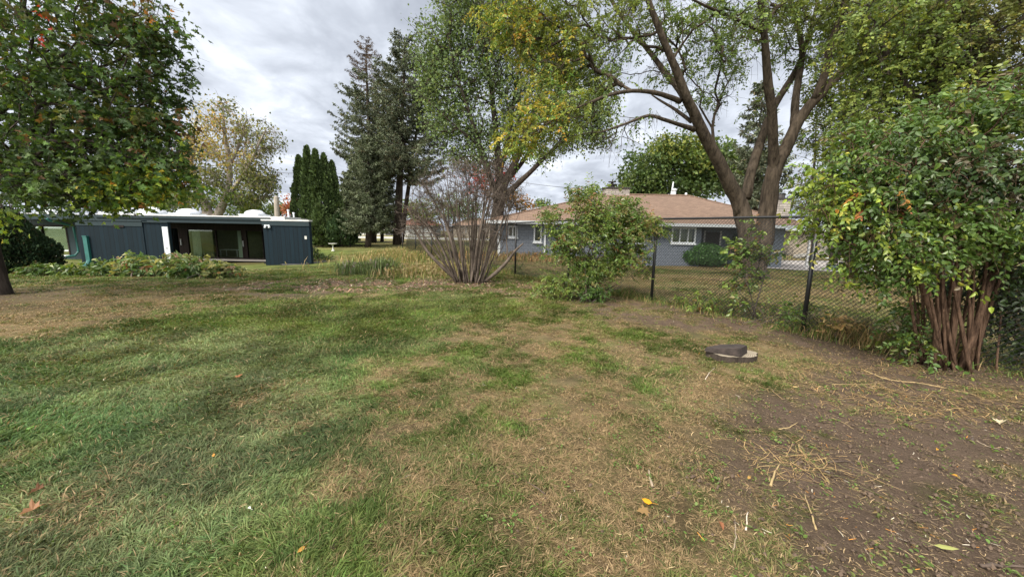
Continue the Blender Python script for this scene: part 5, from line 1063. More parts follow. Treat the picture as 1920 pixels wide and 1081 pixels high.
m_ = MB(); m_.tube([p0+(0, 0, .06), p1+(0, 0, .05), p2+(0, 0, .05), p3+(0, 0, .05)], [.06]*4, 6); tag(m_.build('bed_edging', M['black']), 'dark curved plastic edging around the small bed at the teal wall end', 'garden edging')
p = gb(577, 489); m_ = MB(); m_.polys([(p[0]-.13, p[1], p[2]-.05), (p[0]+.12, p[1]-.02, p[2]-.05), (p[0]+.13, p[1]+.2, p[2]-.05), (p[0]-.12, p[1]+.2, p[2]-.05), (p[0]-.11, p[1]+.01, p[2]+.32), (p[0]+.1, p[1], p[2]+.34), (p[0]+.1, p[1]+.17, p[2]+.33), (p[0]-.11, p[1]+.17, p[2]+.3)], [(0, 3, 2, 1), (4, 5, 6, 7), (0, 1, 5, 4), (1, 2, 6, 5), (2, 3, 7, 6), (3, 0, 4, 7)])
tag(m_.build('garden_stone', M['stone']), 'upright pale stone block standing in the edged bed', 'stone')
# perennial patch
P_DRY = [(3, (.22, .19, .08)), (3, (.13, .16, .05)), (2, (.3, .22, .11))]
P_DRY2 = [(3, (.24, .19, .1)), (1.5, (.3, .23, .13)), (3, (.15, .16, .055))]
def tufts(name, label, cat, px, py, wx, wy, ht, n, pal_, kind=None, group=None, bl=.012):
    c = gb(px, py); x = c[0]+rng.normal(0, wx*.5, n); y = c[1]+rng.normal(0, wy*.5, n); z = zt(x, y)-.02
    h = ht*(.4+.7*rng.random(n))*(.5+.9*vnoise(x*1.3+px, y*1.3)); a = rng.random(n)*6.28; ln = h*(.15+.45*rng.random(n))
    B = np.stack([x, y, z], -1); wv = np.stack([np.cos(a+1.57), np.sin(a+1.57), 0*a], -1)*bl
    Md = B+np.stack([np.cos(a)*ln*.35, np.sin(a)*ln*.35, h*.6], -1); Tt = B+np.stack([np.cos(a)*ln, np.sin(a)*ln, h], -1)
    V = np.stack([B-wv*.6, B+wv*.6, Md+wv, Md-wv, Tt], 1); k = np.arange(n)[:, None]*5
    cv = np.repeat((pal_cols(pal_, n)*(.6+.8*rng.random((n, 1))))[:, None], 5, 1)
    r_ = MB(); r_.v.append(V.reshape(-1, 3)); r_.c.append(cv.reshape(-1, 3)); r_.f += [k+np.array([[0, 1, 2, 3]]), k+np.array([[3, 2, 4]])]; r_.n = 5*n
    # seed heads and small leaves
    I = rng.random(n) < .6; leaves(r_, (Md*.5+Tt*.5)[I], rnd(I.sum(), (0, 0, .8)), rnd(I.sum()), .09*(.5+rng.random(I.sum())), pal_cols(pal_, I.sum())*(.7+.6*rng.random((I.sum(), 1))), OVN)
    return tag(r_.build(name, M['blade'], loc=tuple(c)), label, cat, group, kind)
tufts('ornamental_grass', 'round green fountain-like grass clump at the near edge of the meadow bed', 'ornamental grass', 693, 513, .9, .8, .55, 2600, [(3, (.09, .13, .05)), (2, (.13, .17, .07)), (1, (.17, .14, .13))])
tufts('meadow_flowers', 'yellow-green unmown meadow bed between the lawn and the spruces', 'meadow plants', 785, 478, 3.0, 7, .5, 9000, P_DRY, 'stuff', bl=.014)
tufts('dry_grass', 'straw-coloured dry grass on the right half of the meadow bed behind the lilac', 'dry grass', 790, 508, 2.0, 2.2, .33, 5000, P_DRY2, 'stuff', bl=.014)
tufts('orange_weeds', 'rusty orange dried weeds along the foot of the grey-blue house wall', 'dried weeds', 1010, 487, 4.0, 1.5, .55, 4500, [(2, (.36, .2, .09)), (2, (.28, .2, .1)), (3, (.17, .17, .06))], 'stuff', bl=.02)
pb_ = FA+FD*(-.6)
c = np.array([pb_[0], pb_[1]])
def strip(label, k0, k1, n, ht, pal_, name):
    s = rng.uniform(k0, k1, n); o_ = rng.normal(.08, .2, n)+(fbm(s*.8+9, s*0)-.5)*.3; x = FA[0]+FD[0]*s+FD[1]*o_; y = FA[1]+FD[1]*s-FD[0]*o_; z = zt(x, y)-.01
    h = ht*(.2+1.0*rng.random(n)**1.4)*(.1+1.9*np.clip(fbm(s*1.9, o_*2)-.22, 0, 1)); a = rng.random(n)*6.28; ln = h*(.3+1.3*rng.random(n)); B = np.stack([x, y, z], -1); wv = np.stack([np.cos(a+1.57), np.sin(a+1.57), 0*a], -1)*.0045
    Md = B+np.stack([np.cos(a)*ln*.35, np.sin(a)*ln*.35, h*.7], -1); Tt = B+np.stack([np.cos(a)*ln, np.sin(a)*ln, h*.95], -1)
    V = np.stack([B-wv, B+wv, Md+wv*.9, Md-wv*.9, Tt], 1); k = np.arange(n)[:, None]*5; cv = np.repeat((pal_cols(pal_, n)*(.6+.8*rng.random((n, 1))))[:, None], 5, 1)
    r_ = MB(); r_.v.append(V.reshape(-1, 3)); r_.c.append(cv.reshape(-1, 3)); r_.f += [k+np.array([[0, 1, 2, 3]]), k+np.array([[3, 2, 4]])]; r_.n = 5*n
    tag(r_.build(name, M['blade']), label, 'long grass', kind='stuff')
strip('long uncut grass growing up along the foot of the chain-link fence', -5, 24, 26000, .26, [(3, (.09, .14, .035)), (2, (.14, .17, .05)), (2, (.3, .22, .11))], 'fence_line_grass')
strip('tall dry tan grass at the fence near the big shrub', -1.7, -.3, 1500, .5, [(3, (.3, .22, .12)), (2, (.22, .16, .08)), (2, (.13, .15, .05))], 'dry_grass')
def boxwood(label, px, py, w_, h_, name='boxwood_shrub'):
    b = gb(px, py); n = 9000; u = rng.random(n); a = rng.random(n)*6.283; cz = rng.random(n)
    th = np.arccos(1-cz*1.7); r1 = .86+.2*rng.random(n)+.16*(vnoise(a*1.5, th*3)-.5)
    P = np.stack([b[0]+w_*np.sin(th)*np.cos(a)*r1, b[1]+w_*.8*np.sin(th)*np.sin(a)*r1, b[2]+h_*.44+h_*.5*np.cos(th)*r1], -1)
    nr = np.stack([np.sin(th)*np.cos(a), np.sin(th)*np.sin(a), np.cos(th)], -1)
    root = thing(name, label, 'shrub', tuple(float(q) for q in b))
    m_ = MB(); leaves(m_, P, rnd(n, s=.7)+nr*.6, nr+rnd(n, s=.5), .09*(.6+.8*rng.random(n)), pal_cols([(3, (.05, .12, .03)), (2, (.08, .18, .045)), (1, (.03, .07, .02))], n)*(.7+.6*rng.random((n, 1))), RHW); m_.build('foliage', M['leafglossy'], root)
    m_ = MB()
    for _ in range(14): e = P[rng.integers(n)]; m_.tube([b+(rng.normal(0, .1), rng.normal(0, .1), -.05), b*.5+e*.5, e*.9+b*.1], [.03, .02, .01], 5)
    m_.build('stems', M['bark_dark'], root)
boxwood('clipped dark green rounded shrub at the house corner below the triple window', 1316, 498, 1.35, 1.5)
bush('golden_shrub', 'yellowish low shrub before the stone outbuilding right of the carport', 1490, 470, 6, [(1490, 456, 0, 1.1, .6, .3, 50, P_FARY)], RHW, .16, 16, .3, cat='shrub', dY=0)
# ------------------------------------------------------------------ stump slice with a wedge of log on it
p = gb(1372, 672, 0); cx, cy, cz = p[0], p[1], p[2]
def slab(pts, z0, z1, top_in=0, mat=None, name='', parent=None, jz=0):
    n_ = len(pts); pts = np.array(pts, float); v = []
    for zz_, k in ((z0, 0), ((z0+z1)/2, .0), (z1, top_in)):
        for q in pts: v.append((q[0]*(1-k), q[1]*(1-k), zz_+(rng.normal(0, jz) if zz_ == z1 else 0)))
    f = [list(range(n_))[::-1], list(range(2*n_, 3*n_))]
    for l in range(2):
        for i_ in range(n_): f.append([l*n_+i_, l*n_+(i_+1) % n_, (l+1)*n_+(i_+1) % n_, (l+1)*n_+i_])
    return np.array(v), f
ang = np.linspace(0, 2*np.pi, 40, endpoint=False)
m, nt, b, o = newmat('cut_wood'); tcn = N(nt, 'ShaderNodeTexCoord'); wv = N(nt, 'ShaderNodeTexWave', wave_type='RINGS', rings_direction='Z'); wv.inputs['Scale'].default_value = 14; wv.inputs['Distortion'].default_value = 3; wv.inputs['Detail'].default_value = 3; L(nt, tcn.outputs['Object'], wv.inputs['Vector'])
nz = noise(nt, tcn.outputs['Object'], 30, 6, .7); mxx = N(nt, 'ShaderNodeMixRGB', blend_type='MULTIPLY'); mxx.inputs[0].default_value = .6; L(nt, ramp(nt, wv.outputs['Fac'], [(.2, (.22, .18, .13)), (.8, (.38, .33, .25))]), mxx.inputs[1]); L(nt, ramp(nt, nz, [(.3, (.6, .6, .6)), (.7, (1, 1, 1))]), mxx.inputs[2]); L(nt, mxx.outputs[0], b.inputs['Base Color']); b.inputs['Roughness'].default_value = .85; M['cut'] = m
disc = [((.31+.022*math.sin(3*a+1)+.014*math.sin(7*a)+.01*math.sin(11*a+2))*math.cos(a), (.2+.012*math.sin(5*a))*math.sin(a)) for a in ang]
th = thing('stump_slice', 'pale oval slice of tree stump with bark rim lying on the grass', 'log slice', (cx, cy, cz))
v, f = slab(disc, -.05, .085, 0, jz=.003); m_ = MB(); m_.polys(v+np.array([cx, cy, cz]), f[0:1]+f[2:]); m_.build('bark', M['bark_dark'], th)
dv = np.array([(q[0]*.985, q[1]*.985, .087+rng.normal(0, .002)) for q in disc]+[(0, 0, .09)])+np.array([cx, cy, cz]); m_ = MB(); m_.polys(dv, [(i_, (i_+1) % 40, 40) for i_ in range(40)]); m_.build('cut_face', M['cut'], th)
th2 = thing('log_wedge', 'dark weathered wedge of split log resting on the stump slice', 'log', (cx-.1, cy, cz+.09))
wz = cz+.092
P_ = np.array([(-.33, .0), (-.16, -.1), (.0, -.185), (.03, -.18), (.2, -.02), (.15, .08), (-.1, .1), (-.32, .06)]) + np.array([cx-.02, cy])
hts_ = [.045, .075, .105, .115, .10, .09, .075, .045]; v = [(q[0], q[1], wz) for q in P_]+[(q[0]+(cx-q[0])*.06, q[1]+(cy-q[1])*.06, wz+h_) for q, h_ in zip(P_, hts_)]
n_ = 8; m_ = MB(); m_.polys(v, [list(range(n_))[::-1], list(range(n_, 2*n_))]+[[i_, (i_+1) % n_, n_+(i_+1) % n_, n_+i_] for i_ in range(n_)])
M['oldwood'] = plain('weathered_log', (.036, .027, .024), .9, var=.5, scale=18, bmp=.5); m_.build('split_wood', M['oldwood'], th2)
v2 = np.array([(q[0], q[1], wz) for q in P_])
# ------------------------------------------------------------------ debris
def litter(name, label, cat, n, sampler, lrange, w, pal_, mat):
    x, y = sampler(n); n = len(x); z = zt(x, y)
    dt = cover(x, y)[1]; z = z+.004+.03*rng.random(n)*(.3+(1-dt)*1.2)
    a = rng.random(n)*6.28; ax = np.stack([np.cos(a), np.sin(a), rng.normal(0, .18, n)], -1)
    L_ = lrange[0]+(lrange[1]-lrange[0])*rng.random(n)**2.2
    wv = np.stack([-np.sin(a), np.cos(a), 0*a], -1)*(w*(.6+.8*rng.random(n))*(1+.12*np.hypot(x, y)))[:, None]
    B = np.stack([x, y, z], -1); E = B+ax*L_[:, None]; Md = (B+E)/2+rng.normal(0, .08, (n, 3))*L_[:, None]*np.array([1, 1, .3]); Md[:, 2] = np.maximum(Md[:, 2], zt(Md[:, 0], Md[:, 1])+.004); E[:, 2] = np.maximum(E[:, 2], zt(E[:, 0], E[:, 1])+.004)
    V = np.stack([B-wv, B+wv, Md+wv, Md-wv, E+wv*.6, E-wv*.6], 1); k = np.arange(n)[:, None]*6
    cv = np.repeat((pal_cols(pal_, n)*(.6+.8*rng.random((n, 1))))[:, None], 6, 1); r_ = MB(); r_.v.append(V.reshape(-1, 3)); r_.c.append(cv.reshape(-1, 3)); r_.f += [k+np.array([[0, 1, 2, 3]]), k+np.array([[3, 2, 4, 5]])]; r_.n = 6*n
    return tag(r_.build(name, mat), label, cat, kind='stuff')
def dirt_sampler(n):
    x = rng.uniform(-1, 7, n*5); y = 1.2+rng.random(n*5)**1.5*9; d = cover(x, y)[1]; k = (rng.random(n*5) < (.06+.94*d)*(.25+1.5*fbm(x*1.7+70, y*1.7))); x, y = x[k][:n], y[k][:n]; return x, y
litter('straw_litter', 'pale straw, clippings and chopped stems scattered over the bare soil', 'straw', 22000, dirt_sampler, (.003, .05), .0011, [(2, (.34, .25, .14)), (3, (.22, .16, .1)), (3, (.15, .11, .075)), (1.4, (.12, .15, .04)), (.25, (.55, .5, .4)), (.2, (.45, .2, .04))], M['straw'])
def lawn_sampler(n): r_ = 1.3+rng.random(n)**1.2*9; t_ = (rng.random(n)-.5)*2.0; return r_*np.sin(t_), r_*np.cos(t_)
litter('clippings', 'dry straw bits caught in the lawn', 'clippings', 2600, lawn_sampler, (.008, .05), .001, [(3, (.45, .34, .19)), (2, (.25, .18, .1)), (.4, (.55, .5, .4))], M['straw'])
def heap_sampler(c, r_): 
    def f(n): return c[0]+rng.normal(0, r_[0], n), c[1]+rng.normal(0, r_[1], n)
    return f
for c_, r_, n_ in [(gb(1750, 740), (.9, .18), 1500), (gb(1600, 690), (.5, .2), 700), (gb(1490, 870), (.22, .14), 420), (gb(1740, 770), (.4, .12), 600)]:
    litter('straw_litter', 'drift of long tan dead grass raked %s' % {1500: 'below the big shrub', 700: 'between the stump slice and the big shrub', 420: 'in a small heap on the dirt near the yellow stick', 600: 'onto the soil in front of the shrub drift'}[n_], 'straw', n_, heap_sampler(c_, r_), (.02, .2), .0014, [(3, (.33, .23, .11)), (2, (.24, .16, .08)), (1.6, (.13, .14, .05)), (1, (.1, .07, .04))], M['straw'])
def mulch_s(n):
    x = rng.uniform(-9, 1.5, n*3); y = rng.uniform(9, 14.5, n*3); d = cover(x, y)[1]; k = (rng.random(n*3) < d) & (fence_side(x, y) < 0); return x[k][:n], y[k][:n]
litter('mulch', 'reddish wood chips and leaf bits in the bare strip before the lilac', 'mulch', 9000, mulch_s, (.03, .12), .006, [(3, (.2, .12, .09)), (2, (.12, .08, .06)), (2, (.32, .2, .13)), (2, (.1, .15, .04)), (.6, (.45, .38, .28))], M['straw'])
# soil clods and low weeds
def clods(n):
    x, y = dirt_sampler(n); n = len(x); s = .003+.011*rng.random(n)**3.5; z = zt(x, y)+s*.2+.012
    base = np.array([(1, 0, 0), (0, 1, 0), (-1, 0, 0), (0, -1, 0), (0, 0, .8), (.7, .7, -.6), (-.7, .7, -.6), (-.7, -.7, -.6), (.7, -.7, -.6)])
    V = np.stack([x, y, z], -1)[:, None]+s[:, None, None]*base[None]*(.6+.8*rng.random((n, 9, 1))); k = np.arange(n)[:, None, None]*9
    F_ = np.array([(0, 1, 4), (1, 2, 4), (2, 3, 4), (3, 0, 4), (0, 5, 1), (1, 6, 2), (2, 7, 3), (3, 8, 0)]); r_ = MB(); r_.v.append(V.reshape(-1, 3)); r_.c.append(np.repeat(C_DIRT*(.6+.6*rng.random((n, 1))), 9, 0)); r_.f.append((k+F_[None]).reshape(-1, 3)); r_.n = 9*n
    tag(r_.build('soil_clods', M['straw']), 'small crumbly soil clods and pebbles on the bare earth', 'soil clods', kind='stuff')
clods(9000)
def weeds(n, samp, label, size, pal_, per=9):
    x, y = samp(n); n = len(x); x = np.repeat(x, per)+rng.normal(0, .022, n*per); y = np.repeat(y, per)+rng.normal(0, .022, n*per); z = zt(x, y)+.008+.02*rng.random(len(x))
    r_ = MB(); P = np.stack([x, y, z], -1); leaves(r_, P, rnd(len(x), (0, 0, .1))*np.array([1, 1, .35]), rnd(len(x), (0, 0, 1.6), .5), size*(.4+.9*rng.random(len(x))), pal_cols(pal_, len(x))*(.7+.5*rng.random((len(x), 1))), OV); tag(r_.build('ground_weeds', M['leaf']), label, 'weeds', kind='stuff')
weeds(420, dirt_sampler, 'tiny green weed seedlings and clipped leaves on the bare soil', .024, [(3, (.1, .16, .035)), (2, (.14, .17, .05)), (1, (.2, .15, .07))])
weeds(900, lawn_sampler, 'clover and small broad-leaved weeds mixed into the lawn', .02, [(3, (.09, .16, .035)), (2, (.12, .17, .05))], 7)
M['stickmat'] = plain('stick_wood', (.3, .24, .17), .9, var=.3, scale=40); M['stickyel'] = plain('stick_yellow', (.34, .25, .12), .8, var=.25, scale=30); M['stickdk'] = plain('stick_dark', (.09, .065, .05), .9, var=.3, scale=40); M['stickwh'] = plain('stick_white', (.6, .52, .42), .8, var=.2, scale=30)
def stick(label, pts, r_, mat, lift=.012, name='stick', cat='stick', group='sticks on the lawn and soil'):
    P = np.array([gb(a, c, lift) for a, c in pts]); t = np.linspace(0, len(P)-1, len(P)*3); P2 = np.stack([np.interp(t, np.arange(len(P)), P[:, j]) for j in range(3)], -1)+rng.normal(0, r_*.35, (len(t), 3))
    m_ = MB(); m_.tube(P2, np.linspace(r_, r_*.55, len(P2)), 6, lump=.25); tag(m_.build(name, mat, smooth=True), label, cat, group); return P2
for lab, pts, r_, mt in [
 ('thick yellowish split stick on the soil, lower right of centre', [(1445, 913), (1450, 893), (1461, 872)], .008, 'stickyel'),
 ('pale curved twig on the dry grass at bottom, right of the orange leaf', [(1373, 1034), (1380, 1010), (1378, 975)], .0045, 'stickmat'),
 ('short white peeled splinter right of the pale curved twig', [(1398, 997), (1400, 984), (1401, 962)], .005, 'stickwh'),
 ('stubby grey-brown forked twig above the orange leaf', [(1224, 914), (1219, 898), (1215, 882)], .009, 'stickmat'),
 ('long thin dark twig on the dry grass left of the orange leaf', [(1022, 928), (1000, 912), (975, 900), (955, 882)], .004, 'stickdk'),
 ('slender brown stick on the soil running down towards the bottom edge', [(1530, 996), (1520, 965), (1508, 928)], .0055, 'stickyel'),
 ('very long straw-coloured cane lying across the soil under the big shrub', [(1615, 693), (1660, 712), (1740, 722), (1830, 742)], .0075, 'stickyel'),
 ('shorter straw cane beside the long one, nearer the stump slice', [(1560, 722), (1620, 722), (1660, 718)], .004, 'stickyel'),
 ('thin brown twig on the dark soil right of the heap of dead grass', [(1550, 868), (1590, 866), (1602, 872), (1596, 888)], .004, 'stickdk'),
 ('thick dark stick cut by the bottom right corner', [(1838, 1064), (1880, 1064), (1935, 1066)], .009, 'stickdk'),
 ('small dark twig on the lawn left of the stump slice', [(995, 788), (1025, 786), (1052, 785)], .004, 'stickdk'),
 ('short dark twig in the dry grass beneath the stump slice', [(1240, 733), (1258, 730), (1275, 725)], .0035, 'stickdk'),
 ('curled pale bark strip lying on soil right of the dry lawn edge', [(1460, 806), (1480, 803), (1495, 794)], .0055, 'stickyel'),
 ('thin straw twig on the soil right of the curled bark strip', [(1557, 784), (1580, 793), (1600, 806)], .003, 'stickyel'),
 ('pale twig on the dark soil near the right edge', [(1830, 828), (1850, 838), (1878, 845)], .0035, 'stickmat'),
 ('thin pale stem near the bottom edge right of centre, on the soil', [(1620, 1030), (1630, 1045), (1635, 1060)], .003, 'stickmat'),
 ('short grey twig at the left bottom beside the brown leaf', [(40, 972), (60, 972), (78, 966)], .003, 'stickmat'),
 ('bleached twig lying below the stump slice', [(1322, 712), (1330, 700), (1340, 690)], .0035, 'stickwh'),
 ('upright broken dark stub in the soil near the right edge', [(1822, 830), (1822, 822)], .012, 'stickdk')]:
    stick(lab, pts, r_, M[mt])
def leafthing(label, px, py, size, col, tpl=MP, curl=.35, lift=.035, group='fallen leaves'):
    p = gb(px, py, lift); a = rng.random()*6.28; m_ = MB(); tv = tpl[0].copy(); tv[:, 2] += curl*(tv[:, 1]**2)+curl*.5*(tv[:, 0]-.5)**2
    leaves(m_, p[None], np.array([[math.cos(a), math.sin(a), .1]]), np.array([[rng.normal(0, .25), -.25, 1]]), size, np.array([col]), (tv, tpl[1])); m_.tube([p, p-np.array([math.cos(a), math.sin(a), -.1])*size*.5], [.0012, .0012], 4, np.array(col)*.7)
    tag(m_.build('fallen_leaf', M['leaf'], loc=tuple(p)), label, 'leaf', group)
for lab, px, py, s_, c_, tp_ in [
 ('bright orange-yellow fallen leaf on the dry grass at bottom centre right', 1222, 952, .06, (.75, .36, .02), OV), ('crumpled tan leaf touching the orange one', 1213, 966, .07, (.3, .19, .08), MP),
 ('large brown curled leaf in the green grass at lower left', 75, 960, .075, (.33, .17, .09), MP), ('dark brown small leaf above the large curled leaf at lower left', 82, 922, .06, (.17, .08, .04), MP),
 ('small round green leaf pad at the left edge of the lawn', 56, 813, .06, (.2, .36, .1), OV), ('reddish-brown leaf standing in the lawn left of centre', 443, 712, .07, (.33, .13, .06), MP), ('small orange leaf in the grass left of centre', 401, 858, .035, (.55, .25, .05), OV),
 ('tiny yellow-brown leaf low at centre', 573, 1035, .04, (.5, .27, .06), OV), ('pale yellow-green leaf on the dark soil at bottom right', 1748, 1032, .09, (.36, .38, .13), OVN), ('pale cream dried leaf on the soil near the right edge', 1873, 796, .08, (.62, .54, .38), MP),
 ('small yellow leaf on dark soil mid right', 1755, 848, .035, (.6, .33, .05), OV), ('second small yellow leaf on dark soil, below the first', 1793, 902, .035, (.55, .3, .05), OV), ('white scrap-like leaf in the lawn bottom left of centre', 472, 964, .03, (.75, .75, .72), OV),
 ('brown curled leaf on the soil beside the lawn edge at bottom', 1348, 988, .05, (.28, .12, .06), OV), ('tan leaf on the soil left of the heap of dead grass', 1405, 902, .035, (.5, .3, .09), OV), ('dark green leaf in the far soil strip left of the meadow bed', 617, 521, .13, (.03, .07, .015), MP), ('tan leaf lying on soil above the curled bark strip', 1485, 730, .06, (.5, .36, .17), OVN)]:
    leafthing(lab, px, py, s_, c_, tp_)
m_ = MB(); p = gb(1822, 812, 0)
# ------------------------------------------------------------------ patio, driveway things, street
def sheet(name, pts, mat, dz=.006, n=1):
    c = np.mean(pts, axis=0); m_ = MB(); pts = np.array(pts); nn = 14; A0, A1, A2, A3 = pts[:4]
    u, v_ = np.meshgrid(np.linspace(0, 1, nn), np.linspace(0, 1, nn)); u = u.ravel()[:, None]; v_ = v_.ravel()[:, None]
    P = (A0*(1-u)+A1*u)*(1-v_)+(A3*(1-u)+A2*u)*v_; P[:, 2] = zt(P[:, 0], P[:, 1])+dz; i_ = (np.arange(nn-1)[:, None]*nn+np.arange(nn-1)[None]); m_.add(P, np.stack([i_, i_+1, i_+nn+1, i_+nn], -1).reshape(-1, 4)); o_ = m_.build(name, mat); o_['kind'] = 'structure'; return o_
pa, pb2, pc, pd = G(1385, 501), G(1640, 513), G(1640, 490), G(1385, 487)
sheet('patio', [pa, pb2, pc, pd], M['concrete'], .03)
rd = 62.0
m_ = MB(); m_.box((-120, 61, -.1), (120, 70, .04)); r_ = m_.build('street', M['asphalt']); r_['kind'] = 'structure'
m_ = MB(); m_.box((-120, 60.75, -.1), (120, 60.99, .14)); m_.box((-120, 70.01, -.1), (120, 70.25, .14)); r_ = m_.build('kerb', M['bath']); r_['kind'] = 'structure'
for i_, (px, py, w_, h_, mt, lab) in enumerate([(1560, 507, .42, .34, 'greyblue', 'small grey-green planter tub, left of three at the patio edge'), (1586, 508, .5, .5, 'greyblue', 'taller grey-green planter box in the middle at the patio edge'), (1611, 508, .48, .36, 'greyblue', 'low grey-green planter box, right of three at the patio edge')]):
    p = gb(px, py); t_ = thing('planter', lab, 'planter', tuple(float(q) for q in p), 'planters at the patio edge')
    m_ = MB(); w2 = w_/2; v = [(p[0]+sx*w2*k, p[1]+sy*w2*k, p[2]+zz_) for zz_, k in ((0, .82), (h_, 1), (h_, .86), (h_*.8, .84)) for sx, sy in ((-1, -1), (1, -1), (1, 1), (-1, 1))]
    f = [(3, 2, 1, 0), (12, 13, 14, 15)]+[(l*4+i2, l*4+(i2+1) % 4, l*4+4+(i2+1) % 4, l*4+4+i2) for l in range(3) for i2 in range(4)]; m_.polys(v, f); m_.build('tub', M[mt], t_)
    m_ = MB(); m_.box((p[0]-w2*1.04, p[1]-w2*1.04, p[2]+h_+.002), (p[0]-w2*.84, p[1]+w2*1.04, p[2]+h_+.05)); m_.box((p[0]+w2*.84, p[1]-w2*1.04, p[2]+h_+.002), (p[0]+w2*1.04, p[1]+w2*1.04, p[2]+h_+.05)); m_.box((p[0]-w2*.839, p[1]-w2*1.04, p[2]+h_+.002), (p[0]+w2*.839, p[1]-w2*.84, p[2]+h_+.05)); m_.build('rim', M['blackiron'], t_)
    m_ = MB(); n_ = 160; P = np.array([p[0], p[1], p[2]+h_*.95])+rng.normal(0, w_*.22, (n_, 3)); leaves(m_, P, rnd(n_, (0, 0, .5)), rnd(n_), .09, pal_cols(P_DRY2 if i_ == 1 else P_BUSH, n_), OVN); m_.build('plant', M['leaf'], t_)
# dark metal patio table and chair, near the carport
def metal_chair(label, px, py, rot, name='patio_chair'):
    p = gb(px, py, .035); t_ = thing(name, label, 'chair', tuple(float(q) for q in p), 'metal patio chairs')
    ca, sa = math.cos(rot), math.sin(rot)
    def tr(x, y, z): return (p[0]+x*ca-y*sa, p[1]+x*sa+y*ca, p[2]+z)
    m_ = MB(); v = [tr(x, y, z) for z in (.43, .46) for x, y in ((-.25, -.25), (.25, -.25), (.25, .25), (-.25, .25))]; m_.polys(v, [(0, 3, 2, 1), (4, 5, 6, 7), (0, 1, 5, 4), (1, 2, 6, 5), (2, 3, 7, 6), (3, 0, 4, 7)]); m_.build('seat', M['blackiron'], t_)
    m_ = MB(); m_.tube([tr(-.25, .25, .45), tr(-.25, .3, .85), tr(-.12, .32, .97), tr(.12, .32, .97), tr(.25, .3, .85), tr(.25, .25, .45)], [.016]*6, 6)
    for x in (-.14, -.05, .05, .14): m_.tube([tr(x, .25, .45), tr(x, .32, .95)], [.008, .008], 5)
    m_.build('backrest', M['blackiron'], t_)
    for x in (-.23, .23):
        for y in (-.23, .23): m_ = MB(); m_.tube([tr(x, y, .43), tr(x*1.1, y*1.15, 0)], [.016, .016], 6); m_.build('leg', M['blackiron'], t_)
metal_chair('black metal patio chair beside the porch, nearest the big locust trunk', 1446, 487, .5); metal_chair('black metal patio chair at the right side of the patio table', 1474, 487, -1.2)
p = gb(1460, 489, .035); t_ = thing('patio_table', 'small black metal table between the two patio chairs', 'table', tuple(float(q) for q in p))
m_ = MB(); m_.lathe(p, [(.45, .68), (.47, .69), (.47, .71), (.02, .715)], 24); m_.build('tabletop', M['blackiron'], t_)
for a in range(4): m_ = MB(); m_.tube([p+(.3*math.cos(a*1.57+.8), .3*math.sin(a*1.57+.8), .68), p+(.36*math.cos(a*1.57+.8), .36*math.sin(a*1.57+.8), 0)], [.018, .018], 6); m_.build('leg', M['blackiron'], t_)
for i_, (px, py, s_, lab) in enumerate([(1493, 484, .3, 'small pale boulder, leftmost of the border rocks behind the patio'), (1505, 483, .42, 'mid-sized grey boulder in the rock border behind the patio'), (1520, 485, .36, 'rounded boulder right of the middle in the rock border'), (1534, 483, .3, 'low boulder at the right end of the rock border by the post')]):
    p = gb(px, py); m_ = MB(); u_ = np.linspace(0, np.pi, 9); pr = [(max(.01, s_*math.sin(q)*(1+.1*rng.normal())), -s_*.6*math.cos(q)+.05) for q in u_]; m_.lathe((p[0], p[1], p[2]+.12), pr, 11); v = m_.v[0]; v += rng.normal(0, s_*.06, v.shape); tag(m_.build('border_rock', M['stone'], loc=tuple(p)), lab, 'rock', 'rocks behind the patio')
a, c = gb(1548, 486, .12), gb(1612, 491, .12); m_ = MB(); m_.tube([a, c], [.05, .05], 6); tag(m_.build('white_pipe', M['white']), 'white pipe lying on the grass right of the rock border', 'pipe')
# birdbath, marker post
p = at(624, 459, 33); p[2] = gz(p[0], p[1]); t_ = thing('birdbath', 'pale concrete birdbath on a slim pedestal before the arborvitae', 'birdbath', tuple(float(q) for q in p))
m_ = MB(); m_.lathe(p, [(.17, -.05), (.15, .04), (.07, .1), (.055, .5), (.1, .55)], 16); m_.build('pedestal', M['bath'], t_, smooth=True)
m_ = MB(); m_.lathe(p, [(.1, .552), (.34, .62), (.36, .66), (.32, .66), (.1, .6), (.01, .595)], 24); m_.build('basin', M['bath'], t_, smooth=True)
p = gb(657, 462); m_ = MB(); m_.lathe(p, [(.07, -.1), (.07, .62), (.095, .63), (.095, .68), (.03, .74)], 10); tag(m_.build('marker_post', M['black'], loc=tuple(p)), 'short black post on the lawn between the birdbath and the spruce trunks', 'post')
# far houses across the street
def far_house(label, px0, px1, Y, eave, roofz, wallm, roofm):
    x0, x1 = at(px0, 430, Y)[0], at(px1, 430, Y)[0]; t_ = thing('far_house', label, 'house', (float(x0+x1)/2, Y, 0), 'houses across the street')
    m_ = MB(); m_.box((x0, Y, -.3), (x1, Y+9, eave)); m_.build('wall', wallm, t_)
    m_ = MB(); v = [(x0-.6, Y-.7, eave), (x1+.6, Y-.7, eave), (x1+.6, Y+9.7, eave), (x0-.6, Y+9.7, eave), (x0+3, Y+4.5, roofz), (x1-3, Y+4.5, roofz)]; m_.polys(v, [(0, 3, 2, 1), (0, 1, 5, 4), (1, 2, 5), (2, 3, 4, 5), (3, 0, 4)]); m_.build('roof', roofm, t_)
    k = max(2, int((x1-x0)/4))
    for i_ in range(k):
        xx = x0+(i_+.5)*(x1-x0)/k; f = glazed('window', xx-.7, xx+.7, Y-.03, 1.0, 2.1, [.5], M['white'], t_, fw=.09)
far_house('single-storey pale house with a red-brown roof across the street right of the tall spruce trunk', 748, 812, 86, 2.6, 4.6, M['siding_white'], M['darkshingle'])
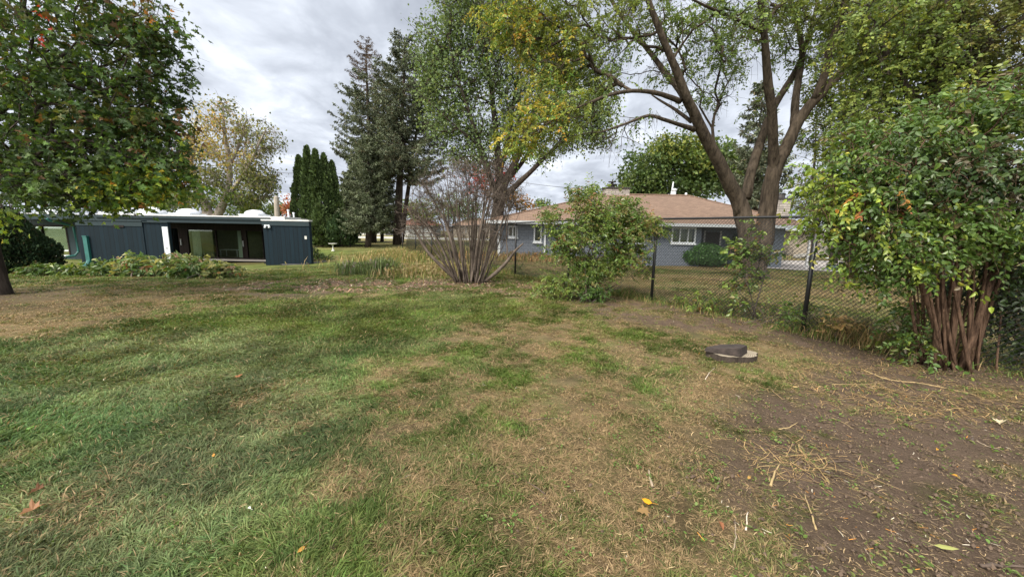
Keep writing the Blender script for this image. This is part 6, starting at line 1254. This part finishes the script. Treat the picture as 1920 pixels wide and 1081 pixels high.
far_house('white house across the street seen left of the tall spruce trunk', 668, 722, 92, 2.6, 4.4, M['siding_white'], M['roofshingle'])
far_house('tan house across the street behind the right side of the lilac', 850, 925, 88, 2.7, 4.6, M['tanwall'], M['roofshingle'])
# utility poles and lines
def pole(label, px, pyb, pyt, Y, lean):
    a = at(px, pyb, Y); a[2] = -.2; c = at(px+lean, pyt, Y); m_ = MB(); t_ = thing('utility_pole', label, 'utility pole', tuple(float(q) for q in a)); m_.tube([a, (a+c)/2, c], [.2, .17, .14], 8); m_.build('shaft', M['wood'], t_)
    m_ = MB(); m_.box((c[0]-1.1, c[1]-.06, c[2]-.55), (c[0]+1.1, c[1]+.05, c[2]-.42)); m_.lathe((c[0]-.9, c[1], c[2]-.42), [(.05, 0), (.06, .08), (.02, .16)], 8); m_.lathe((c[0]+.9, c[1], c[2]-.42), [(.05, 0), (.06, .08), (.02, .16)], 8); m_.build('crossarm', M['wood'], t_); return c
def pole2(label, px, pyb, pyt, Y, lean):
    a = at(px, pyb, Y); a[2] = -.2; c = at(px+lean, pyt, Y); m_ = MB(); m_.tube([a, (a+c)/2, c, c+(0, 0, .12)], [.26, .22, .2, .12], 10); tag(m_.build('utility_pole', M['wood'], loc=tuple(a)), label, 'utility pole'); return c
pole2('short leaning weathered utility pole rising behind the right part of the flat roof', 520, 425, 370, 34, -2)
m_ = MB(); p = at(549, 420, 40); q = at(549, 372, 40); m_.tube([p, q], [.06, .04], 6); tag(m_.build('antenna_mast', M['cable'], loc=tuple(p)), 'thin dark mast before the arborvitae, behind the roof end', 'mast')
def wire(label, a, c, sag, r_=.012, group='overhead wires'):
    t = np.linspace(0, 1, 24)[:, None]; P = a*(1-t)+c*t; P[:, 2] -= 4*sag*(t*(1-t))[:, 0]; m_ = MB(); m_.tube(P, [r_]*24, 4); tag(m_.build('overhead_wire', M['cable']), label, 'wire', group)
wire('upper overhead wire crossing the sky left of the arborvitae', at(340, 316, 55), at(760, 322, 75), .5, .03)
wire('middle overhead wire just above the far treetops left of the arborvitae', at(330, 352, 55), at(760, 358, 75), .5, .025)
wire('lowest overhead wire near the pole top left of the arborvitae', at(470, 373, 55), at(640, 368, 65), .3, .025)
wire('service wire slanting down to the ranch house roof chimney', at(900, 325, 60), at(1150, 358, 30), .4, .02)
wire('overhead wire seen through the fork of the big locust towards the right', at(1380, 240, 32), at(1620, 330, 28), .3, .014)
# ------------------------------------------------------------------ sky, light, camera
SUN_EL, SUN_AZ = R(48), R(-140)
w = bpy.data.worlds.new('World'); sc.world = w; w.use_nodes = True; nt = w.node_tree; nt.nodes.clear()
out = N(nt, 'ShaderNodeOutputWorld'); sky = N(nt, 'ShaderNodeTexSky', sky_type='NISHITA'); sky.sun_disc = False; sky.sun_elevation = SUN_EL; sky.sun_rotation = SUN_AZ
b1 = N(nt, 'ShaderNodeBackground'); b1.inputs['Strength'].default_value = .1; L(nt, sky.outputs[0], b1.inputs[0])
tc = N(nt, 'ShaderNodeTexCoord'); sp = N(nt, 'ShaderNodeSeparateXYZ'); L(nt, tc.outputs['Generated'], sp.inputs[0])
mz = N(nt, 'ShaderNodeMath', operation='MAXIMUM'); L(nt, sp.outputs[2], mz.inputs[0]); mz.inputs[1].default_value = 0; az = N(nt, 'ShaderNodeMath', operation='ADD'); L(nt, mz.outputs[0], az.inputs[0]); az.inputs[1].default_value = .16
dx = N(nt, 'ShaderNodeMath', operation='DIVIDE'); L(nt, sp.outputs[0], dx.inputs[0]); L(nt, az.outputs[0], dx.inputs[1]); dy = N(nt, 'ShaderNodeMath', operation='DIVIDE'); L(nt, sp.outputs[1], dy.inputs[0]); L(nt, az.outputs[0], dy.inputs[1])
cb = N(nt, 'ShaderNodeCombineXYZ'); L(nt, dx.outputs[0], cb.inputs[0]); L(nt, dy.outputs[0], cb.inputs[1])
def cl(scale, rot, sc2, det=6, rg=.55, dist=0.4):
    mp = N(nt, 'ShaderNodeMapping'); mp.inputs['Rotation'].default_value = (0, 0, rot); mp.inputs['Scale'].default_value = scale; L(nt, cb.outputs[0], mp.inputs[0])
    n_ = N(nt, 'ShaderNodeTexNoise'); n_.inputs['Scale'].default_value = sc2; n_.inputs['Detail'].default_value = det; n_.inputs['Roughness'].default_value = rg; n_.inputs['Distortion'].default_value = dist; L(nt, mp.outputs[0], n_.inputs['Vector']); return n_.outputs['Fac']
f1 = cl((1, 1.3, 1), .5, 1.0); f2 = cl((1.3, 1, 1), .6, 3.2, 6, .55)
ma = N(nt, 'ShaderNodeMath', operation='MULTIPLY_ADD'); L(nt, f2, ma.inputs[0]); ma.inputs[1].default_value = .38; mm = N(nt, 'ShaderNodeMath', operation='MULTIPLY'); L(nt, f1, mm.inputs[0]); mm.inputs[1].default_value = .62; L(nt, mm.outputs[0], ma.inputs[2])
cc_ = ramp(nt, ma.outputs[0], [(.38, (.34, .37, .43)), (.47, (.43, .465, .53)), (.55, (.55, .59, .66)), (.67, (.82, .85, .91))])
b2 = N(nt, 'ShaderNodeBackground'); L(nt, cc_, b2.inputs[0]); geo = N(nt, 'ShaderNodeVectorMath', operation='DOT_PRODUCT'); L(nt, tc.outputs['Generated'], geo.inputs[0]); geo.inputs[1].default_value = (math.sin(SUN_AZ)*math.cos(SUN_EL), math.cos(SUN_AZ)*math.cos(SUN_EL), math.sin(SUN_EL))
gm = N(nt, 'ShaderNodeMath', operation='MAXIMUM'); L(nt, geo.outputs['Value'], gm.inputs[0]); gm.inputs[1].default_value = 0; gp = N(nt, 'ShaderNodeMath', operation='POWER'); L(nt, gm.outputs[0], gp.inputs[0]); gp.inputs[1].default_value = 2.0
gs = N(nt, 'ShaderNodeMath', operation='MULTIPLY_ADD'); L(nt, gp.outputs[0], gs.inputs[0]); gs.inputs[1].default_value = 1.9; gs.inputs[2].default_value = .88; L(nt, gs.outputs[0], b2.inputs['Strength'])
cov = ramp(nt, f1, [(.62, (1, 1, 1)), (.8, (.75, .75, .75))])
wm = N(nt, 'ShaderNodeMixRGB'); L(nt, gp.outputs[0], wm.inputs[0]); L(nt, cc_, wm.inputs[1]); wm.inputs[2].default_value = (.85, .8, .72, 1); L(nt, wm.outputs[0], b2.inputs[0])
mxs = N(nt, 'ShaderNodeMixShader'); L(nt, cov, mxs.inputs[0]); L(nt, b1.outputs[0], mxs.inputs[1]); L(nt, b2.outputs[0], mxs.inputs[2]); L(nt, mxs.outputs[0], out.inputs[0])
sd = bpy.data.lights.new('sun', 'SUN'); sd.energy = 2.2; sd.angle = R(12); sd.color = (1, .93, .82); so = bpy.data.objects.new('sun', sd); COL.objects.link(so)
az_ = SUN_AZ   # Nishita rotation: 0 = +Y, positive turns towards +X
dirv = np.array([math.sin(az_)*math.cos(SUN_EL), math.cos(az_)*math.cos(SUN_EL), math.sin(SUN_EL)])
from mathutils import Vector, Matrix
so.rotation_euler = Vector(dirv).to_track_quat('Z', 'Y').to_euler(); so.location = (0, 0, 30)
cd = bpy.data.cameras.new('camera'); co = bpy.data.objects.new('camera', cd); COL.objects.link(co); sc.camera = co
cd.sensor_width = 36; cd.sensor_fit = 'HORIZONTAL'; cd.lens = 36*F/W; cd.clip_end = 2000; cd.clip_start = .05
mt = Matrix(((cr[0], cu[0], -cf[0], EYE[0]), (cr[1], cu[1], -cf[1], EYE[1]), (cr[2], cu[2], -cf[2], EYE[2]), (0, 0, 0, 1))); co.matrix_world = mt
sc.view_settings.view_transform = 'Standard'; sc.view_settings.look = 'None'; sc.view_settings.exposure = .8; sc.view_settings.gamma = 1
sc.cycles.max_bounces = 6; sc.cycles.diffuse_bounces = 3; sc.cycles.transmission_bounces = 4; sc.cycles.transparent_max_bounces = 8; sc.cycles.caustics_reflective = False; sc.cycles.caustics_refractive = False
for o_ in SUB:
    if o_.get('_off') is not None: del o_['_off']
for o_ in bpy.data.objects:
    if o_.get('_off') is not None: del o_['_off']
